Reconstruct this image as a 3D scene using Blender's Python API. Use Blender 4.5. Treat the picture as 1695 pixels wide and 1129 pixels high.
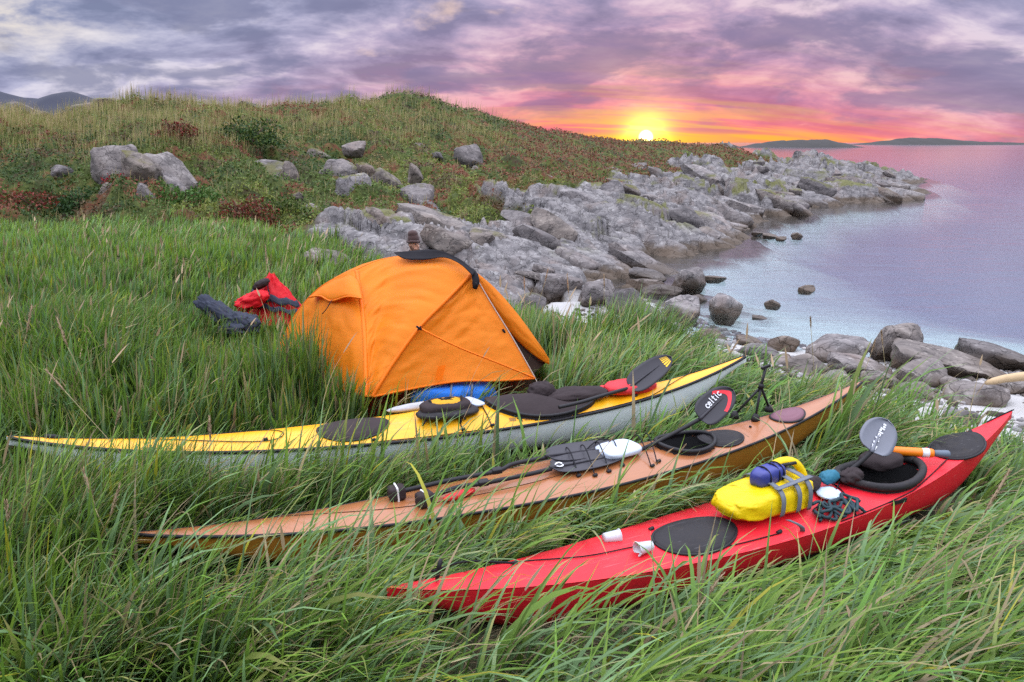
import bpy, bmesh, math, random
import numpy as np
from mathutils import Vector, Matrix, Euler
R = math.radians
random.seed(7)
rng = np.random.default_rng(11)
for o in list(bpy.data.objects): bpy.data.objects.remove(o, do_unlink=True)
S = bpy.context.scene
C = S.collection

# ------------------------------------------------------------------ camera
CAM_Z, F, W, H, PITCH = 2.75, 1280.0, 1695.0, 1129.0, R(14.4)
cd = bpy.data.cameras.new('camera'); cam = bpy.data.objects.new('camera', cd); C.objects.link(cam)
cd.sensor_width = 36; cd.lens = F / W * 36; cd.clip_start = 0.05; cd.clip_end = 9000
cam.location = (0, 0, CAM_Z); cam.rotation_euler = (math.pi / 2 - PITCH, 0, 0)
S.camera = cam
S.view_settings.view_transform = 'Standard'; S.view_settings.look = 'None'
S.view_settings.exposure = 0.15; S.view_settings.gamma = 1.0
S.view_settings.use_curve_mapping = False
S.cycles.max_bounces = 8; S.cycles.transparent_max_bounces = 12
S.cycles.use_denoising = False; S.cycles.sample_clamp_indirect = 3.0
S.cycles.caustics_reflective = False; S.cycles.caustics_refractive = False

# ------------------------------------------------------------------ node helpers
class NT:
    def __init__(s, tree): s.t = tree; s.n = tree.nodes; s.l = tree.links
    def new(s, typ, **kw):
        n = s.n.new(typ)
        for k, v in kw.items(): setattr(n, k, v)
        return n
    def put(s, sock, v):
        if v is None: return
        if isinstance(v, bpy.types.NodeSocket): s.l.new(v, sock)
        else:
            try: sock.default_value = v
            except Exception: sock.default_value = tuple(v) + (1.0,)
    def math(s, op, a, b=None, c=None, clamp=False):
        n = s.new('ShaderNodeMath', operation=op); n.use_clamp = clamp
        s.put(n.inputs[0], a); s.put(n.inputs[1], b); s.put(n.inputs[2], c)
        return n.outputs[0]
    def vmath(s, op, a, b=None, scale=None):
        n = s.new('ShaderNodeVectorMath', operation=op)
        s.put(n.inputs[0], a); s.put(n.inputs[1], b)
        if scale is not None: s.put(n.inputs['Scale'], scale)
        return n.outputs['Value'] if op in ('DOT_PRODUCT', 'LENGTH', 'DISTANCE') else n.outputs['Vector']
    def mix(s, f, a, b, mode='MIX'):
        n = s.new('ShaderNodeMix', data_type='RGBA', blend_type=mode); n.clamp_factor = True
        s.put(n.inputs[0], f); s.put(n.inputs[6], a); s.put(n.inputs[7], b)
        return n.outputs[2]
    def noise(s, vec, scale, detail=4, rough=0.55, dist=0.0, col=False):
        n = s.new('ShaderNodeTexNoise'); s.put(n.inputs['Vector'], vec)
        n.inputs['Scale'].default_value = scale; n.inputs['Detail'].default_value = detail
        n.inputs['Roughness'].default_value = rough; n.inputs['Distortion'].default_value = dist
        return n.outputs['Color'] if col else n.outputs['Fac']
    def voro(s, vec, scale, feature='F1'):
        n = s.new('ShaderNodeTexVoronoi', feature=feature); s.put(n.inputs['Vector'], vec)
        n.inputs['Scale'].default_value = scale
        return n.outputs['Distance']
    def ramp(s, f, stops, interp='LINEAR'):
        n = s.new('ShaderNodeValToRGB'); n.color_ramp.interpolation = interp
        e = n.color_ramp.elements
        while len(e) < len(stops): e.new(0.5)
        for i, (p, c) in enumerate(stops):
            e[i].position = p
            e[i].color = tuple(c) + (1,) if hasattr(c, '__len__') else (c, c, c, 1)
        s.put(n.inputs[0], f); return n.outputs[0]
    def smooth(s, x, a, b):
        n = s.new('ShaderNodeMapRange', interpolation_type='SMOOTHSTEP')
        s.put(n.inputs[0], x); n.inputs[1].default_value = a; n.inputs[2].default_value = b
        n.inputs[3].default_value = 0; n.inputs[4].default_value = 1
        return n.outputs[0]
    def mapping(s, vec, scale=(1, 1, 1), rot=(0, 0, 0), loc=(0, 0, 0)):
        n = s.new('ShaderNodeMapping'); s.put(n.inputs[0], vec)
        n.inputs['Scale'].default_value = scale; n.inputs['Rotation'].default_value = rot; n.inputs['Location'].default_value = loc
        return n.outputs[0]
    def bump(s, h, strength=0.3, dist=0.02, normal=None):
        n = s.new('ShaderNodeBump'); s.put(n.inputs['Height'], h)
        n.inputs['Strength'].default_value = strength; n.inputs['Distance'].default_value = dist
        if normal is not None: s.put(n.inputs['Normal'], normal)
        return n.outputs['Normal']

# ------------------------------------------------------------------ world: sunset under broken cloud
SUN_AZ, SUN_EL = R(9.5), R(0.35)
sund = Vector((math.sin(SUN_AZ) * math.cos(SUN_EL), math.cos(SUN_AZ) * math.cos(SUN_EL), math.sin(SUN_EL)))
def build_world():
    w = bpy.data.worlds.new('World'); S.world = w; w.use_nodes = True
    t = w.node_tree; t.nodes.clear(); n = NT(t)
    out = n.new('ShaderNodeOutputWorld'); bg = n.new('ShaderNodeBackground')
    D = n.vmath('NORMALIZE', n.new('ShaderNodeTexCoord').outputs['Generated'])
    sx = n.new('ShaderNodeSeparateXYZ'); n.put(sx.inputs[0], D)
    x, y, z = sx.outputs
    e = n.math('ABSOLUTE', z)
    # cloud plane coordinates
    inv = n.math('DIVIDE', 1.0, n.math('ADD', e, 0.31))
    cp = n.new('ShaderNodeCombineXYZ')
    n.put(cp.inputs[0], n.math('MULTIPLY', x, inv)); n.put(cp.inputs[1], n.math('MULTIPLY', y, inv))
    P = cp.outputs[0]
    # horizontal closeness to the sun (1 at the sun's azimuth)
    hx = n.math('SQRT', n.math('ADD', n.math('MULTIPLY', x, x), n.math('MULTIPLY', y, y)))
    ca = n.math('DIVIDE', n.math('ADD', n.math('MULTIPLY', x, math.sin(SUN_AZ)), n.math('MULTIPLY', y, math.cos(SUN_AZ))), n.math('MAXIMUM', hx, 1e-4))
    ang = n.math('ARCCOSINE', n.math('MINIMUM', n.math('MAXIMUM', ca, -1.0), 1.0))
    def gauss(v, s): 
        q = n.math('DIVIDE', v, s); return n.math('POWER', math.e, n.math('MULTIPLY', n.math('MULTIPLY', q, q), -1.0))
    warp = n.noise(P, 1.6, 2, 0.5, col=True)
    Pw = n.vmath('ADD', P, n.vmath('SCALE', n.vmath('SUBTRACT', warp, (0.5, 0.5, 0.5)), scale=0.22))
    N1 = n.noise(n.mapping(Pw, (0.85, 1.0, 1), (0, 0, R(-16)), (3.1, 0.7, 0)), 2.4, 7, 0.58)
    N2 = n.noise(n.mapping(Pw, (0.9, 1.2, 1), (0, 0, R(-12)), (7.3, 2.1, 0)), 3.6, 7, 0.58)
    N3 = n.noise(n.mapping(P, (0.8, 6.0, 1), (0, 0, R(-3)), (1.3, 9.1, 3)), 2.2, 4, 0.55)
    # clear air behind the cloud: physical sky, seen through the gaps
    sky = n.new('ShaderNodeTexSky', sky_type='NISHITA'); sky.sun_disc = False
    sky.sun_elevation = SUN_EL + R(1.5); sky.sun_rotation = SUN_AZ; sky.air_density = 1.2; sky.dust_density = 2.0
    clear = n.vmath('SCALE', sky.outputs[0], scale=0.10)
    # colour of the cloud deck: grey lavender away from the sun, rose then coral towards it
    lav = n.ramp(N2, [(0.38, (0.19, 0.225, 0.36)), (0.47, (0.30, 0.335, 0.50)), (0.54, (0.42, 0.455, 0.63)), (0.62, (0.64, 0.65, 0.77))])
    rose = n.ramp(N2, [(0.38, (0.27, 0.17, 0.32)), (0.47, (0.46, 0.23, 0.38)), (0.54, (0.74, 0.27, 0.36)), (0.64, (0.95, 0.42, 0.44))])
    coral = n.ramp(N3, [(0.32, (0.80, 0.14, 0.22)), (0.50, (1.0, 0.19, 0.17)), (0.68, (1.0, 0.32, 0.10))])
    wr = n.math('MULTIPLY', gauss(ang, 0.33), n.math('POWER', math.e, n.math('MULTIPLY', e, -8.5)))
    wr = n.math('MULTIPLY', wr, 1.25, clamp=True)
    wc = n.math('MULTIPLY', gauss(ang, 0.48), n.math('POWER', math.e, n.math('MULTIPLY', e, -24.0)))
    wc = n.math('MULTIPLY', wc, 1.25, clamp=True)
    col = n.mix(wr, lav, rose); col = n.mix(wc, col, coral)
    # darker, denser cloud bellies
    belly = n.smooth(N1, 0.48, 0.58)
    dark = n.mix(wr, (0.19, 0.21, 0.34), (0.30, 0.155, 0.29))
    col = n.mix(n.math('MULTIPLY', belly, n.math('SUBTRACT', 0.80, n.math('MULTIPLY', wc, 0.55))), col, dark)
    gap = n.smooth(N1, 0.37, 0.27)
    col = n.mix(n.math('MULTIPLY', gap, 0.32), col, n.vmath('ADD', clear, (0.70, 0.62, 0.58)))
    # a pale break in the deck, high on the left
    brk = n.math('MULTIPLY', n.math('MULTIPLY', gauss(n.math('ADD', n.math('ARCTAN2', x, y), 0.60), 0.13), gauss(n.math('SUBTRACT', z, 0.125), 0.035)), n.smooth(N2, 0.42, 0.58))
    col = n.mix(n.math('MULTIPLY', brk, .75), col, (0.92, 0.80, 0.62))
    # yellow streaks and the sun itself, low over the ridge
    sd = n.math('ARCCOSINE', n.math('MINIMUM', n.vmath('DOT_PRODUCT', D, tuple(sund)), 1.0))
    st = n.math('MULTIPLY', n.math('MULTIPLY', gauss(ang, 0.17), n.math('POWER', math.e, n.math('MULTIPLY', e, -34.0))), n.smooth(N3, 0.44, 0.60))
    col = n.mix(n.math('MULTIPLY', st, .9), col, (1.0, 0.60, 0.04))
    band = n.math('MULTIPLY', gauss(ang, 0.17), gauss(n.math('SUBTRACT', z, 0.004), 0.008))
    col = n.mix(n.math('MULTIPLY', band, 0.9), col, (1.0, 0.52, 0.03))
    glow = n.math('ADD', gauss(sd, 0.024), n.math('MULTIPLY', gauss(sd, 0.06), 0.12))
    col = n.vmath('ADD', col, n.vmath('SCALE', (2.2, 1.35, 0.15), scale=glow))
    disc = n.smooth(sd, 0.0100, 0.0060)
    col = n.vmath('ADD', col, n.vmath('SCALE', (5, 3.8, 1.6), scale=disc))
    # an overcast deck is about three times brighter overhead than at the horizon
    zen = n.math('ADD', 1.0, n.math('MULTIPLY', n.smooth(e, 0.13, 0.9), 3.9))
    white = n.mix(n.smooth(e, 0.15, 0.6), col, (0.58, 0.60, 0.70))
    col = n.vmath('SCALE', white, scale=zen)
    n.put(bg.inputs[0], col); bg.inputs[1].default_value = 1.0
    t.links.new(bg.outputs[0], out.inputs[0])
    w.cycles.sampling_method = 'MANUAL'; w.cycles.sample_map_resolution = 1024
build_world()
sl = bpy.data.lights.new('sun', 'SUN'); sl.energy = 0.35; sl.angle = R(1.5); sl.color = (1.0, 0.36, 0.20)
so = bpy.data.objects.new('sun', sl); C.objects.link(so)
lamp_dir = Vector((math.sin(SUN_AZ) * math.cos(R(0.7)), math.cos(SUN_AZ) * math.cos(R(0.7)), math.sin(R(0.7))))
so.rotation_euler = lamp_dir.to_track_quat('Z', 'Y').to_euler()

# ------------------------------------------------------------------ placing helpers
cP, sP = math.cos(PITCH), math.sin(PITCH)
def ray(px, py):
    v = py - H / 2
    return Vector(((px - W / 2), F * cP - v * sP, -(v * cP + F * sP)))
def PZ(px, py, z):
    d = ray(px, py); k = (z - CAM_Z) / d.z
    return Vector((0, 0, CAM_Z)) + d * k
def PD(px, py, depth):
    d = ray(px, py); return Vector((0, 0, CAM_Z)) + d * (depth / d.y)

# ------------------------------------------------------------------ numpy noise
def hash2(ix, iy, seed=0):
    h = (ix.astype(np.int64) * 374761393 + iy.astype(np.int64) * 668265263 + seed * 2147483647 + 1013) & 0xffffffff
    h = ((h ^ (h >> 13)) * 1274126177) & 0xffffffff
    h = ((h ^ (h >> 16)) * 2246822519) & 0xffffffff
    return ((h ^ (h >> 15)) & 0xffffff) / float(0xffffff)
def vnoise(x, y, seed=0):
    x = np.asarray(x, float); y = np.asarray(y, float)
    ix = np.floor(x); iy = np.floor(y); fx = x - ix; fy = y - iy
    fx = fx * fx * (3 - 2 * fx); fy = fy * fy * (3 - 2 * fy)
    a = hash2(ix, iy, seed); b = hash2(ix + 1, iy, seed); c = hash2(ix, iy + 1, seed); d = hash2(ix + 1, iy + 1, seed)
    return (a * (1 - fx) + b * fx) * (1 - fy) + (c * (1 - fx) + d * fx) * fy
def fbm(x, y, oct=4, seed=0):
    s = 0; a = 0.5; t = 0
    for i in range(oct):
        s = s + a * vnoise(x, y, seed + i * 17); t += a; x = x * 2.03 + 5.1; y = y * 2.03 + 1.7; a *= 0.5
    return s / t
def blocks(x, y, seed=0):
    """fractured rock: every cell is a slab with its own height and tilt, cracks between"""
    ix = np.floor(x); iy = np.floor(y)
    d1 = np.full(x.shape, 9.0); d2 = np.full(x.shape, 9.0); hgt = np.zeros(x.shape)
    for ox in (-1, 0, 1):
        for oy in (-1, 0, 1):
            cx = ix + ox; cy = iy + oy
            px = cx + 0.1 + 0.8 * hash2(cx, cy, seed); py = cy + 0.1 + 0.8 * hash2(cx, cy, seed + 1)
            dx = x - px; dy = y - py; d = np.hypot(dx, dy)
            h = hash2(cx, cy, seed + 2) + (hash2(cx, cy, seed + 3) - 0.5) * 1.3 * dx + (hash2(cx, cy, seed + 4) - 0.35) * 1.3 * dy
            near = d < d1
            d2 = np.where(near, d1, np.minimum(d2, d)); hgt = np.where(near, h, hgt); d1 = np.where(near, d, d1)
    crack = np.clip((d2 - d1) / 0.16, 0, 1)
    return hgt - 0.75 * (1 - crack) ** 2
def sstep(x, a, b):
    t = np.clip((x - a) / (b - a), 0, 1); return t * t * (3 - 2 * t)

# ------------------------------------------------------------------ mesh helpers
def tag(o, label=None, cat=None, group=None, kind=None):
    if label: o['label'] = label
    if cat: o['category'] = cat
    if group: o['group'] = group
    if kind: o['kind'] = kind
    return o
def empty(name, loc=(0, 0, 0), rz=0.0, label=None, cat=None, group=None):
    o = bpy.data.objects.new(name, None); C.objects.link(o); o.location = loc; o.rotation_euler = (0, 0, rz)
    o.empty_display_size = 0.1
    return tag(o, label, cat, group)
def mesh_obj(name, verts, faces, mat=None, parent=None, smooth=True):
    me = bpy.data.meshes.new(name); me.from_pydata([tuple(v) for v in verts], [], faces); me.update()
    return link(name, me, mat, parent, smooth)
def link(name, me, mat=None, parent=None, smooth=True):
    o = bpy.data.objects.new(name, me); C.objects.link(o)
    if mat is not None and not me.materials: me.materials.append(mat)
    if smooth: me.polygons.foreach_set('use_smooth', [True] * len(me.polygons))
    if parent is not None: o.parent = parent
    return o
def fast_mesh(name, co, quads, mat, cols=None, smooth=True, parent=None):
    me = bpy.data.meshes.new(name); nv = len(co); nf, k = quads.shape
    me.vertices.add(nv); me.vertices.foreach_set('co', np.ascontiguousarray(co, np.float32).ravel())
    me.loops.add(nf * k); me.loops.foreach_set('vertex_index', np.ascontiguousarray(quads, np.int32).ravel())
    me.polygons.add(nf); me.polygons.foreach_set('loop_start', np.arange(0, nf * k, k, dtype=np.int32))
    me.polygons.foreach_set('use_smooth', np.full(nf, smooth))
    me.update(calc_edges=True)
    if cols is not None:
        a = me.color_attributes.new('Col', 'FLOAT_COLOR', 'POINT')
        c4 = np.ones((nv, 4), np.float32); c4[:, :3] = cols; a.data.foreach_set('color', c4.ravel())
    me.materials.append(mat)
    o = bpy.data.objects.new(name, me); C.objects.link(o)
    if parent is not None: o.parent = parent
    return o
def curve_pts(ctrl, n):
    """Catmull-Rom through the control points, n samples"""
    P = [Vector(p) for p in ctrl]; m = len(P) - 1; out = []
    if m == 0: return [P[0].copy() for _ in range(n)]
    for i in range(n):
        t = i / (n - 1) * m; k = min(int(t), m - 1); f = t - k
        a = P[max(k - 1, 0)]; b = P[k]; c = P[k + 1]; d = P[min(k + 2, m)]
        out.append(0.5 * ((2 * b) + (c - a) * f + (2 * a - 5 * b + 4 * c - d) * f * f + (3 * b - a - 3 * c + d) * f ** 3))
    return out
def tube_data(path, rad, sides=8, caps=True, flat=1.0):
    path = [Vector(p) for p in path]; n = len(path)
    rads = rad if hasattr(rad, '__len__') else [rad] * n
    vs, fs = [], []; up = Vector((0, 0, 1)); prev = None
    for i in range(n):
        t = (path[min(i + 1, n - 1)] - path[max(i - 1, 0)])
        t = t.normalized() if t.length > 1e-9 else Vector((1, 0, 0))
        a = prev if prev is not None else (up if abs(t.dot(up)) < 0.95 else Vector((1, 0, 0)))
        a = (a - t * a.dot(t)); a = a.normalized() if a.length > 1e-6 else t.orthogonal().normalized()
        b = t.cross(a); prev = a
        for k in range(sides):
            q = 2 * math.pi * k / sides
            vs.append(path[i] + (a * math.cos(q) * flat + b * math.sin(q)) * rads[i])
    for i in range(n - 1):
        for k in range(sides):
            k2 = (k + 1) % sides
            fs.append((i * sides + k, i * sides + k2, (i + 1) * sides + k2, (i + 1) * sides + k))
    if caps:
        fs.append(tuple(reversed(range(sides)))); fs.append(tuple((n - 1) * sides + k for k in range(sides)))
    return vs, fs
def tube(name, path, rad, mat, parent=None, sides=8, flat=1.0, samples=None):
    if samples: path = curve_pts(path, samples)
    v, f = tube_data(path, rad, sides, True, flat); return mesh_obj(name, v, f, mat, parent)
def join_data(parts):
    V, Fc = [], []
    for v, f in parts:
        o = len(V); V += list(v); Fc += [tuple(i + o for i in q) for q in f]
    return V, Fc
def box_data(c, s, rot=None):
    c = Vector(c); M = rot.to_matrix() if rot is not None else Matrix.Identity(3)
    v = [c + M @ Vector((s[0] * a / 2, s[1] * b / 2, s[2] * d / 2)) for a in (-1, 1) for b in (-1, 1) for d in (-1, 1)]
    return v, [(0, 1, 3, 2), (4, 6, 7, 5), (0, 4, 5, 1), (2, 3, 7, 6), (0, 2, 6, 4), (1, 5, 7, 3)]
def bevel(o, w=0.004, seg=2):
    m = o.modifiers.new('bevel', 'BEVEL'); m.width = w; m.segments = seg; m.limit_method = 'ANGLE'; return o
def solid(o, t=0.003, off=0):
    m = o.modifiers.new('solid', 'SOLIDIFY'); m.thickness = t; m.offset = off; return o
def subsurf(o, n=1):
    m = o.modifiers.new('sub', 'SUBSURF'); m.levels = n; m.render_levels = n; return o
def grid_faces(nu, nv):
    return [(i * nv + j, (i + 1) * nv + j, (i + 1) * nv + j + 1, i * nv + j + 1) for i in range(nu - 1) for j in range(nv - 1)]
def grid_quads(nu, nv):
    i, j = np.meshgrid(np.arange(nu - 1), np.arange(nv - 1), indexing='ij'); i = i.ravel(); j = j.ravel()
    return np.stack([i * nv + j, (i + 1) * nv + j, (i + 1) * nv + j + 1, i * nv + j + 1], 1)

# ------------------------------------------------------------------ materials
def material(name):
    m = bpy.data.materials.new(name); m.use_nodes = True; t = m.node_tree; t.nodes.clear(); n = NT(t)
    out = n.new('ShaderNodeOutputMaterial'); return m, n, out
def plain(name, col, rough=0.5, var=0.12, scale=14, bump=0.15, metal=0.0, coat=0.0, sheen=0.0, trans=0.0, spec=0.5, bd=0.004, dirt=0.0):
    m, n, out = material(name)
    b = n.new('ShaderNodeBsdfPrincipled'); tc = n.new('ShaderNodeTexCoord').outputs['Object']
    f = n.noise(tc, scale, 5, 0.6); f2 = n.noise(tc, scale * 0.23, 3, 0.5)
    lo = tuple(c * (1 - var) for c in col); hi = tuple(min(1, c * (1 + var)) for c in col)
    c = n.mix(n.math('MULTIPLY', n.math('ADD', f, f2), 0.5), lo, hi)
    if dirt:
        c = n.mix(n.math('MULTIPLY', n.smooth(n.noise(n.mapping(tc, (.5, 1, 1)), scale * 1.1, 6, 0.75), 0.50, 0.70), dirt), c, (0.07, 0.055, 0.035))
    if dirt:
        sc = n.smooth(n.noise(n.mapping(tc, (1.2, 46, 46), (0, 0, .06)), 2.2, 4, .6), .63, .68)
        c = n.mix(n.math('MULTIPLY', sc, dirt * .9), c, tuple(min(1, k * .6 + .28) for k in col))
    n.put(b.inputs['Base Color'], c)
    n.put(b.inputs['Roughness'], n.math('ADD', n.math('MULTIPLY', f, 0.2), rough - 0.1))
    b.inputs['Metallic'].default_value = metal; b.inputs['Coat Weight'].default_value = coat
    b.inputs['Coat Roughness'].default_value = 0.12
    b.inputs['Sheen Weight'].default_value = sheen; b.inputs['Specular IOR Level'].default_value = spec
    b.inputs['Transmission Weight'].default_value = trans
    if bump: n.put(b.inputs['Normal'], n.bump(f, bump, bd))
    n.l.new(b.outputs[0], out.inputs[0]); return m
def fabric(name, col, trans=0.25, wr=18.0, stretch=(1, 1, 1), bump=0.5, rough=0.55):
    m, n, out = material(name); tc = n.new('ShaderNodeTexCoord').outputs['Object']
    b = n.new('ShaderNodeBsdfPrincipled'); tr = n.new('ShaderNodeBsdfTranslucent'); mx = n.new('ShaderNodeMixShader')
    f = n.noise(n.mapping(tc, stretch), wr, 5, 0.55, 0.6); g = n.noise(tc, 3.0, 3, 0.5)
    c = n.mix(g, tuple(k * 0.9 for k in col), tuple(min(1, k * 1.08) for k in col))
    n.put(b.inputs['Base Color'], c); b.inputs['Roughness'].default_value = rough; b.inputs['Specular IOR Level'].default_value = 0.25
    nn = n.bump(f, bump, 0.02); n.put(b.inputs['Normal'], nn); n.put(tr.inputs['Normal'], nn)
    n.put(tr.inputs['Color'], c); mx.inputs[0].default_value = trans
    n.l.new(b.outputs[0], mx.inputs[1]); n.l.new(tr.outputs[0], mx.inputs[2]); n.l.new(mx.outputs[0], out.inputs[0]); return m
def leaf_mat(name, trans=0.3, rough=0.5, spec=0.35):
    m, n, out = material(name)
    at = n.new('ShaderNodeAttribute', attribute_name='Col').outputs['Color']
    b = n.new('ShaderNodeBsdfPrincipled'); tr = n.new('ShaderNodeBsdfTranslucent'); mx = n.new('ShaderNodeMixShader')
    n.put(b.inputs['Base Color'], at); b.inputs['Roughness'].default_value = rough; b.inputs['Specular IOR Level'].default_value = spec
    n.put(tr.inputs['Color'], at); mx.inputs[0].default_value = trans
    n.l.new(b.outputs[0], mx.inputs[1]); n.l.new(tr.outputs[0], mx.inputs[2]); n.l.new(mx.outputs[0], out.inputs[0]); return m
def rock_nodes(n, vec, pos):
    """colour, roughness, height of grey gneiss with lichen, darker where the tide wets it"""
    big = n.noise(vec, 0.9, 3, 0.6); mid = n.noise(n.mapping(vec, (1, 1, 2.2), (0.3, 0.5, 0.4)), 2.6, 6, 0.58, 0.5); fine = n.noise(vec, 26, 3, 0.7)
    c = n.ramp(mid, [(0.28, (0.07, 0.066, 0.066)), (0.44, (0.145, 0.135, 0.135)), (0.58, (0.215, 0.20, 0.195)), (0.74, (0.31, 0.295, 0.285))])
    c = n.mix(n.smooth(big, 0.50, 0.72), c, (0.19, 0.155, 0.14), 'MIX')
    li = n.smooth(n.noise(vec, 9, 4, 0.75), 0.57, 0.64)
    c = n.mix(n.math('MULTIPLY', li, 0.38), c, (0.48, 0.47, 0.45))
    bl = n.smooth(n.noise(n.mapping(vec, (1, 1, 1), (0, 0, 0), (3, 5, 1)), 6, 4, 0.75), 0.56, 0.66)
    c = n.mix(n.math('MULTIPLY', bl, 0.6), c, (0.055, 0.052, 0.055))
    nz = n.new('ShaderNodeSeparateXYZ'); n.put(nz.inputs[0], n.new('ShaderNodeNewGeometry').outputs['Normal'])
    mo = n.math('MULTIPLY', n.smooth(n.noise(n.mapping(vec, (1, 1, 1), (0, 0, 0), (9, 2, 7)), 0.55, 5, 0.62), 0.52, 0.60), n.smooth(nz.outputs[2], 0.55, 0.85))
    mz = n.new('ShaderNodeSeparateXYZ'); n.put(mz.inputs[0], pos)
    mo = n.math('MULTIPLY', mo, n.smooth(mz.outputs[2], 0.35, 0.8))
    c = n.mix(n.math('MULTIPLY', mo, 0.85), c, n.mix(fine, (0.07, 0.085, 0.018), (0.15, 0.14, 0.035)))
    zz = n.new('ShaderNodeSeparateXYZ'); n.put(zz.inputs[0], pos)
    wet = n.smooth(n.math('ADD', zz.outputs[2], n.math('MULTIPLY', n.math('SUBTRACT', mid, 0.5), 0.3)), 0.30, 0.10)
    c = n.mix(n.math('MULTIPLY', wet, 0.86), c, (0.085, 0.060, 0.038))
    cr = n.math('MULTIPLY', n.smooth(n.voro(n.mapping(n.vmath('ADD', vec, n.vmath('SCALE', n.noise(vec, 2.5, 3, col=True), scale=0.5)), (1, 2.4, 1.4), (0.2, 0.4, 0.6)), 2.3, 'DISTANCE_TO_EDGE'), 0.0, 0.035), 1.0)
    c = n.mix(cr, n.vmath('SCALE', c, scale=0.62), c)
    h = n.math('ADD', n.math('ADD', n.math('MULTIPLY', mid, 1.0), n.math('MULTIPLY', fine, 0.35)), n.math('MULTIPLY', cr, 0.5))
    return c, n.math('SUBTRACT', 0.85, n.math('MULTIPLY', wet, 0.4)), h
def rock_material():
    m, n, out = material('rock'); b = n.new('ShaderNodeBsdfPrincipled')
    pos = n.new('ShaderNodeNewGeometry').outputs['Position']
    rnd = n.new('ShaderNodeObjectInfo').outputs['Random']
    off = n.new('ShaderNodeCombineXYZ'); n.put(off.inputs[0], n.math('MULTIPLY', rnd, 37.0)); n.put(off.inputs[1], n.math('MULTIPLY', rnd, 91.0))
    c, r, h = rock_nodes(n, n.vmath('ADD', pos, off.outputs[0]), pos)
    c = n.mix(1.0, c, n.ramp(rnd, [(0.0, (.62, .60, .60)), (0.35, (1.0, .95, .92)), (0.6, (.85, .76, .66)), (1.0, (1.15, 1.14, 1.15))]), 'MULTIPLY')
    n.put(b.inputs['Base Color'], c); n.put(b.inputs['Roughness'], r); n.put(b.inputs['Normal'], n.bump(h, 0.6, 0.05))
    b.inputs['Specular IOR Level'].default_value = 0.3
    n.l.new(b.outputs[0], out.inputs[0]); return m
M_rock = rock_material()
# ================================================================== THE SETTING
ctrl = []
def cz(x, y, z): ctrl.append((x, y, z))
def cpx(px, py, d):
    p = PD(px, py, d); ctrl.append((p.x, p.y, p.z))
for q in [(-3, 4.5, .47), (0, 3, .40), (0, 0, .46), (-4, 0, .6), (4, 0, .32), (2, 3, .36), (.5, 5, .38), (-1, 7, .50), (-4, 8, .66), (-8, 10, .82), (-3, 12, .72),
          (-6, 15.5, .90), (-12, 16, 1.0), (-20, 14, 1.1), (-15, 8, .95), (3.7, 5.5, .24), (2, 7.3, .34), (1, 9, .36), (-1, 10.5, .52), (-1.5, 11.7, .52), (-2, 2, .46),
          (1.0, 12.5, 0.02), (2.65, 10.9, 0), (4.5, 9.9, 0), (6.3, 9.1, 0), (9, 7.5, 0), (13, 5, 0), (6, 5.5, .15), (8, 3, .2), (10, 0, .2), (4.6, 7.6, .13), (6.4, 7.4, .12),
          (4, 12.3, -.22), (7, 12, -.36), (3, 14, -.15), (6, 16, -.7), (12, 15, -1.3), (15, 25, -2.4), (25, 35, -3.2), (14, 8, -.6), (20, 8, -1.6), (35, 45, -4), (40, 20, -4), (30, 0, -3), (60, 60, -6), (60, 0, -6),
          (1.7, 14.2, .04), (2.55, 16.8, 0), (4.5, 19.5, 0), (7.2, 23.6, 0), (11.8, 31.6, 0), (17, 36, 0), (19.7, 39, 0.02), (24, 46, 0.0), (32.5, 63, -.05), (38, 72, -2),
          (27, 50, -.6), (5, 18.5, -.5), (9, 24, -.9), (14, 31, -1.2), (21, 36, -1.8),
          (-20, 48, 1.5), (-5, 56, 1.2), (8, 64, .5), (20, 76, -1.5), (-40, 40, 2.5), (-45, 20, 2.2), (-20, 70, -2), (0, 80, -3), (-50, 70, -3), (30, 85, -4),
          (-10, -8, .6), (5, -8, .3), (20, -10, -1), (-30, -5, 1.2), (-30, -40, 1.5), (30, -40, -2)]: cz(*q)
for q in [(850, 310, 26), (950, 350, 22), (1050, 330, 28), (1050, 285, 36), (1150, 300, 36), (1250, 312, 40), (1400, 300, 50), (1450, 288, 58), (1190, 345, 28), (1330, 325, 38),
          (100, 380, 17.2), (100, 300, 20), (100, 240, 22), (60, 222, 25), (220, 345, 18.3), (220, 250, 20.5), (220, 213, 26), (300, 188, 29), (120, 214, 27),
          (450, 372, 17.6), (450, 290, 23), (450, 240, 26), (450, 196, 31), (600, 372, 18.6), (600, 320, 23), (600, 260, 28), (600, 188, 34),
          (700, 352, 21), (700, 290, 27), (700, 220, 34), (668, 154, 40), (740, 178, 42), (625, 172, 39), (800, 370, 19), (800, 280, 30), (800, 225, 38), (850, 204, 44), (950, 228, 46),
          (1070, 239, 50), (1150, 241, 53), (1195, 246, 54), (1240, 268, 56), (1350, 270, 60), (900, 260, 38), (1000, 262, 42), (1100, 262, 45),
          (760, 430, 14.5), (900, 440, 15.5), (850, 480, 12.5), (980, 480, 13), (340, 300, 20.5), (330, 235, 26), (-250, 300, 20), (-250, 222, 27), (-500, 250, 25)]: cpx(*q)
for q in [(300, 172, 29, 12, 1.2), (600, 178, 34, 14, 1.6), (850, 204, 44, 14, 1.2), (1070, 239, 50, 10, 1.1), (1240, 268, 56, 6, 1.0)]:
    p = PD(*q[:3]); k = (q[2] + q[3]) / q[2]; cz(p.x * k, p.y * k, p.z - q[4])
CT = np.array(ctrl)
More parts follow.
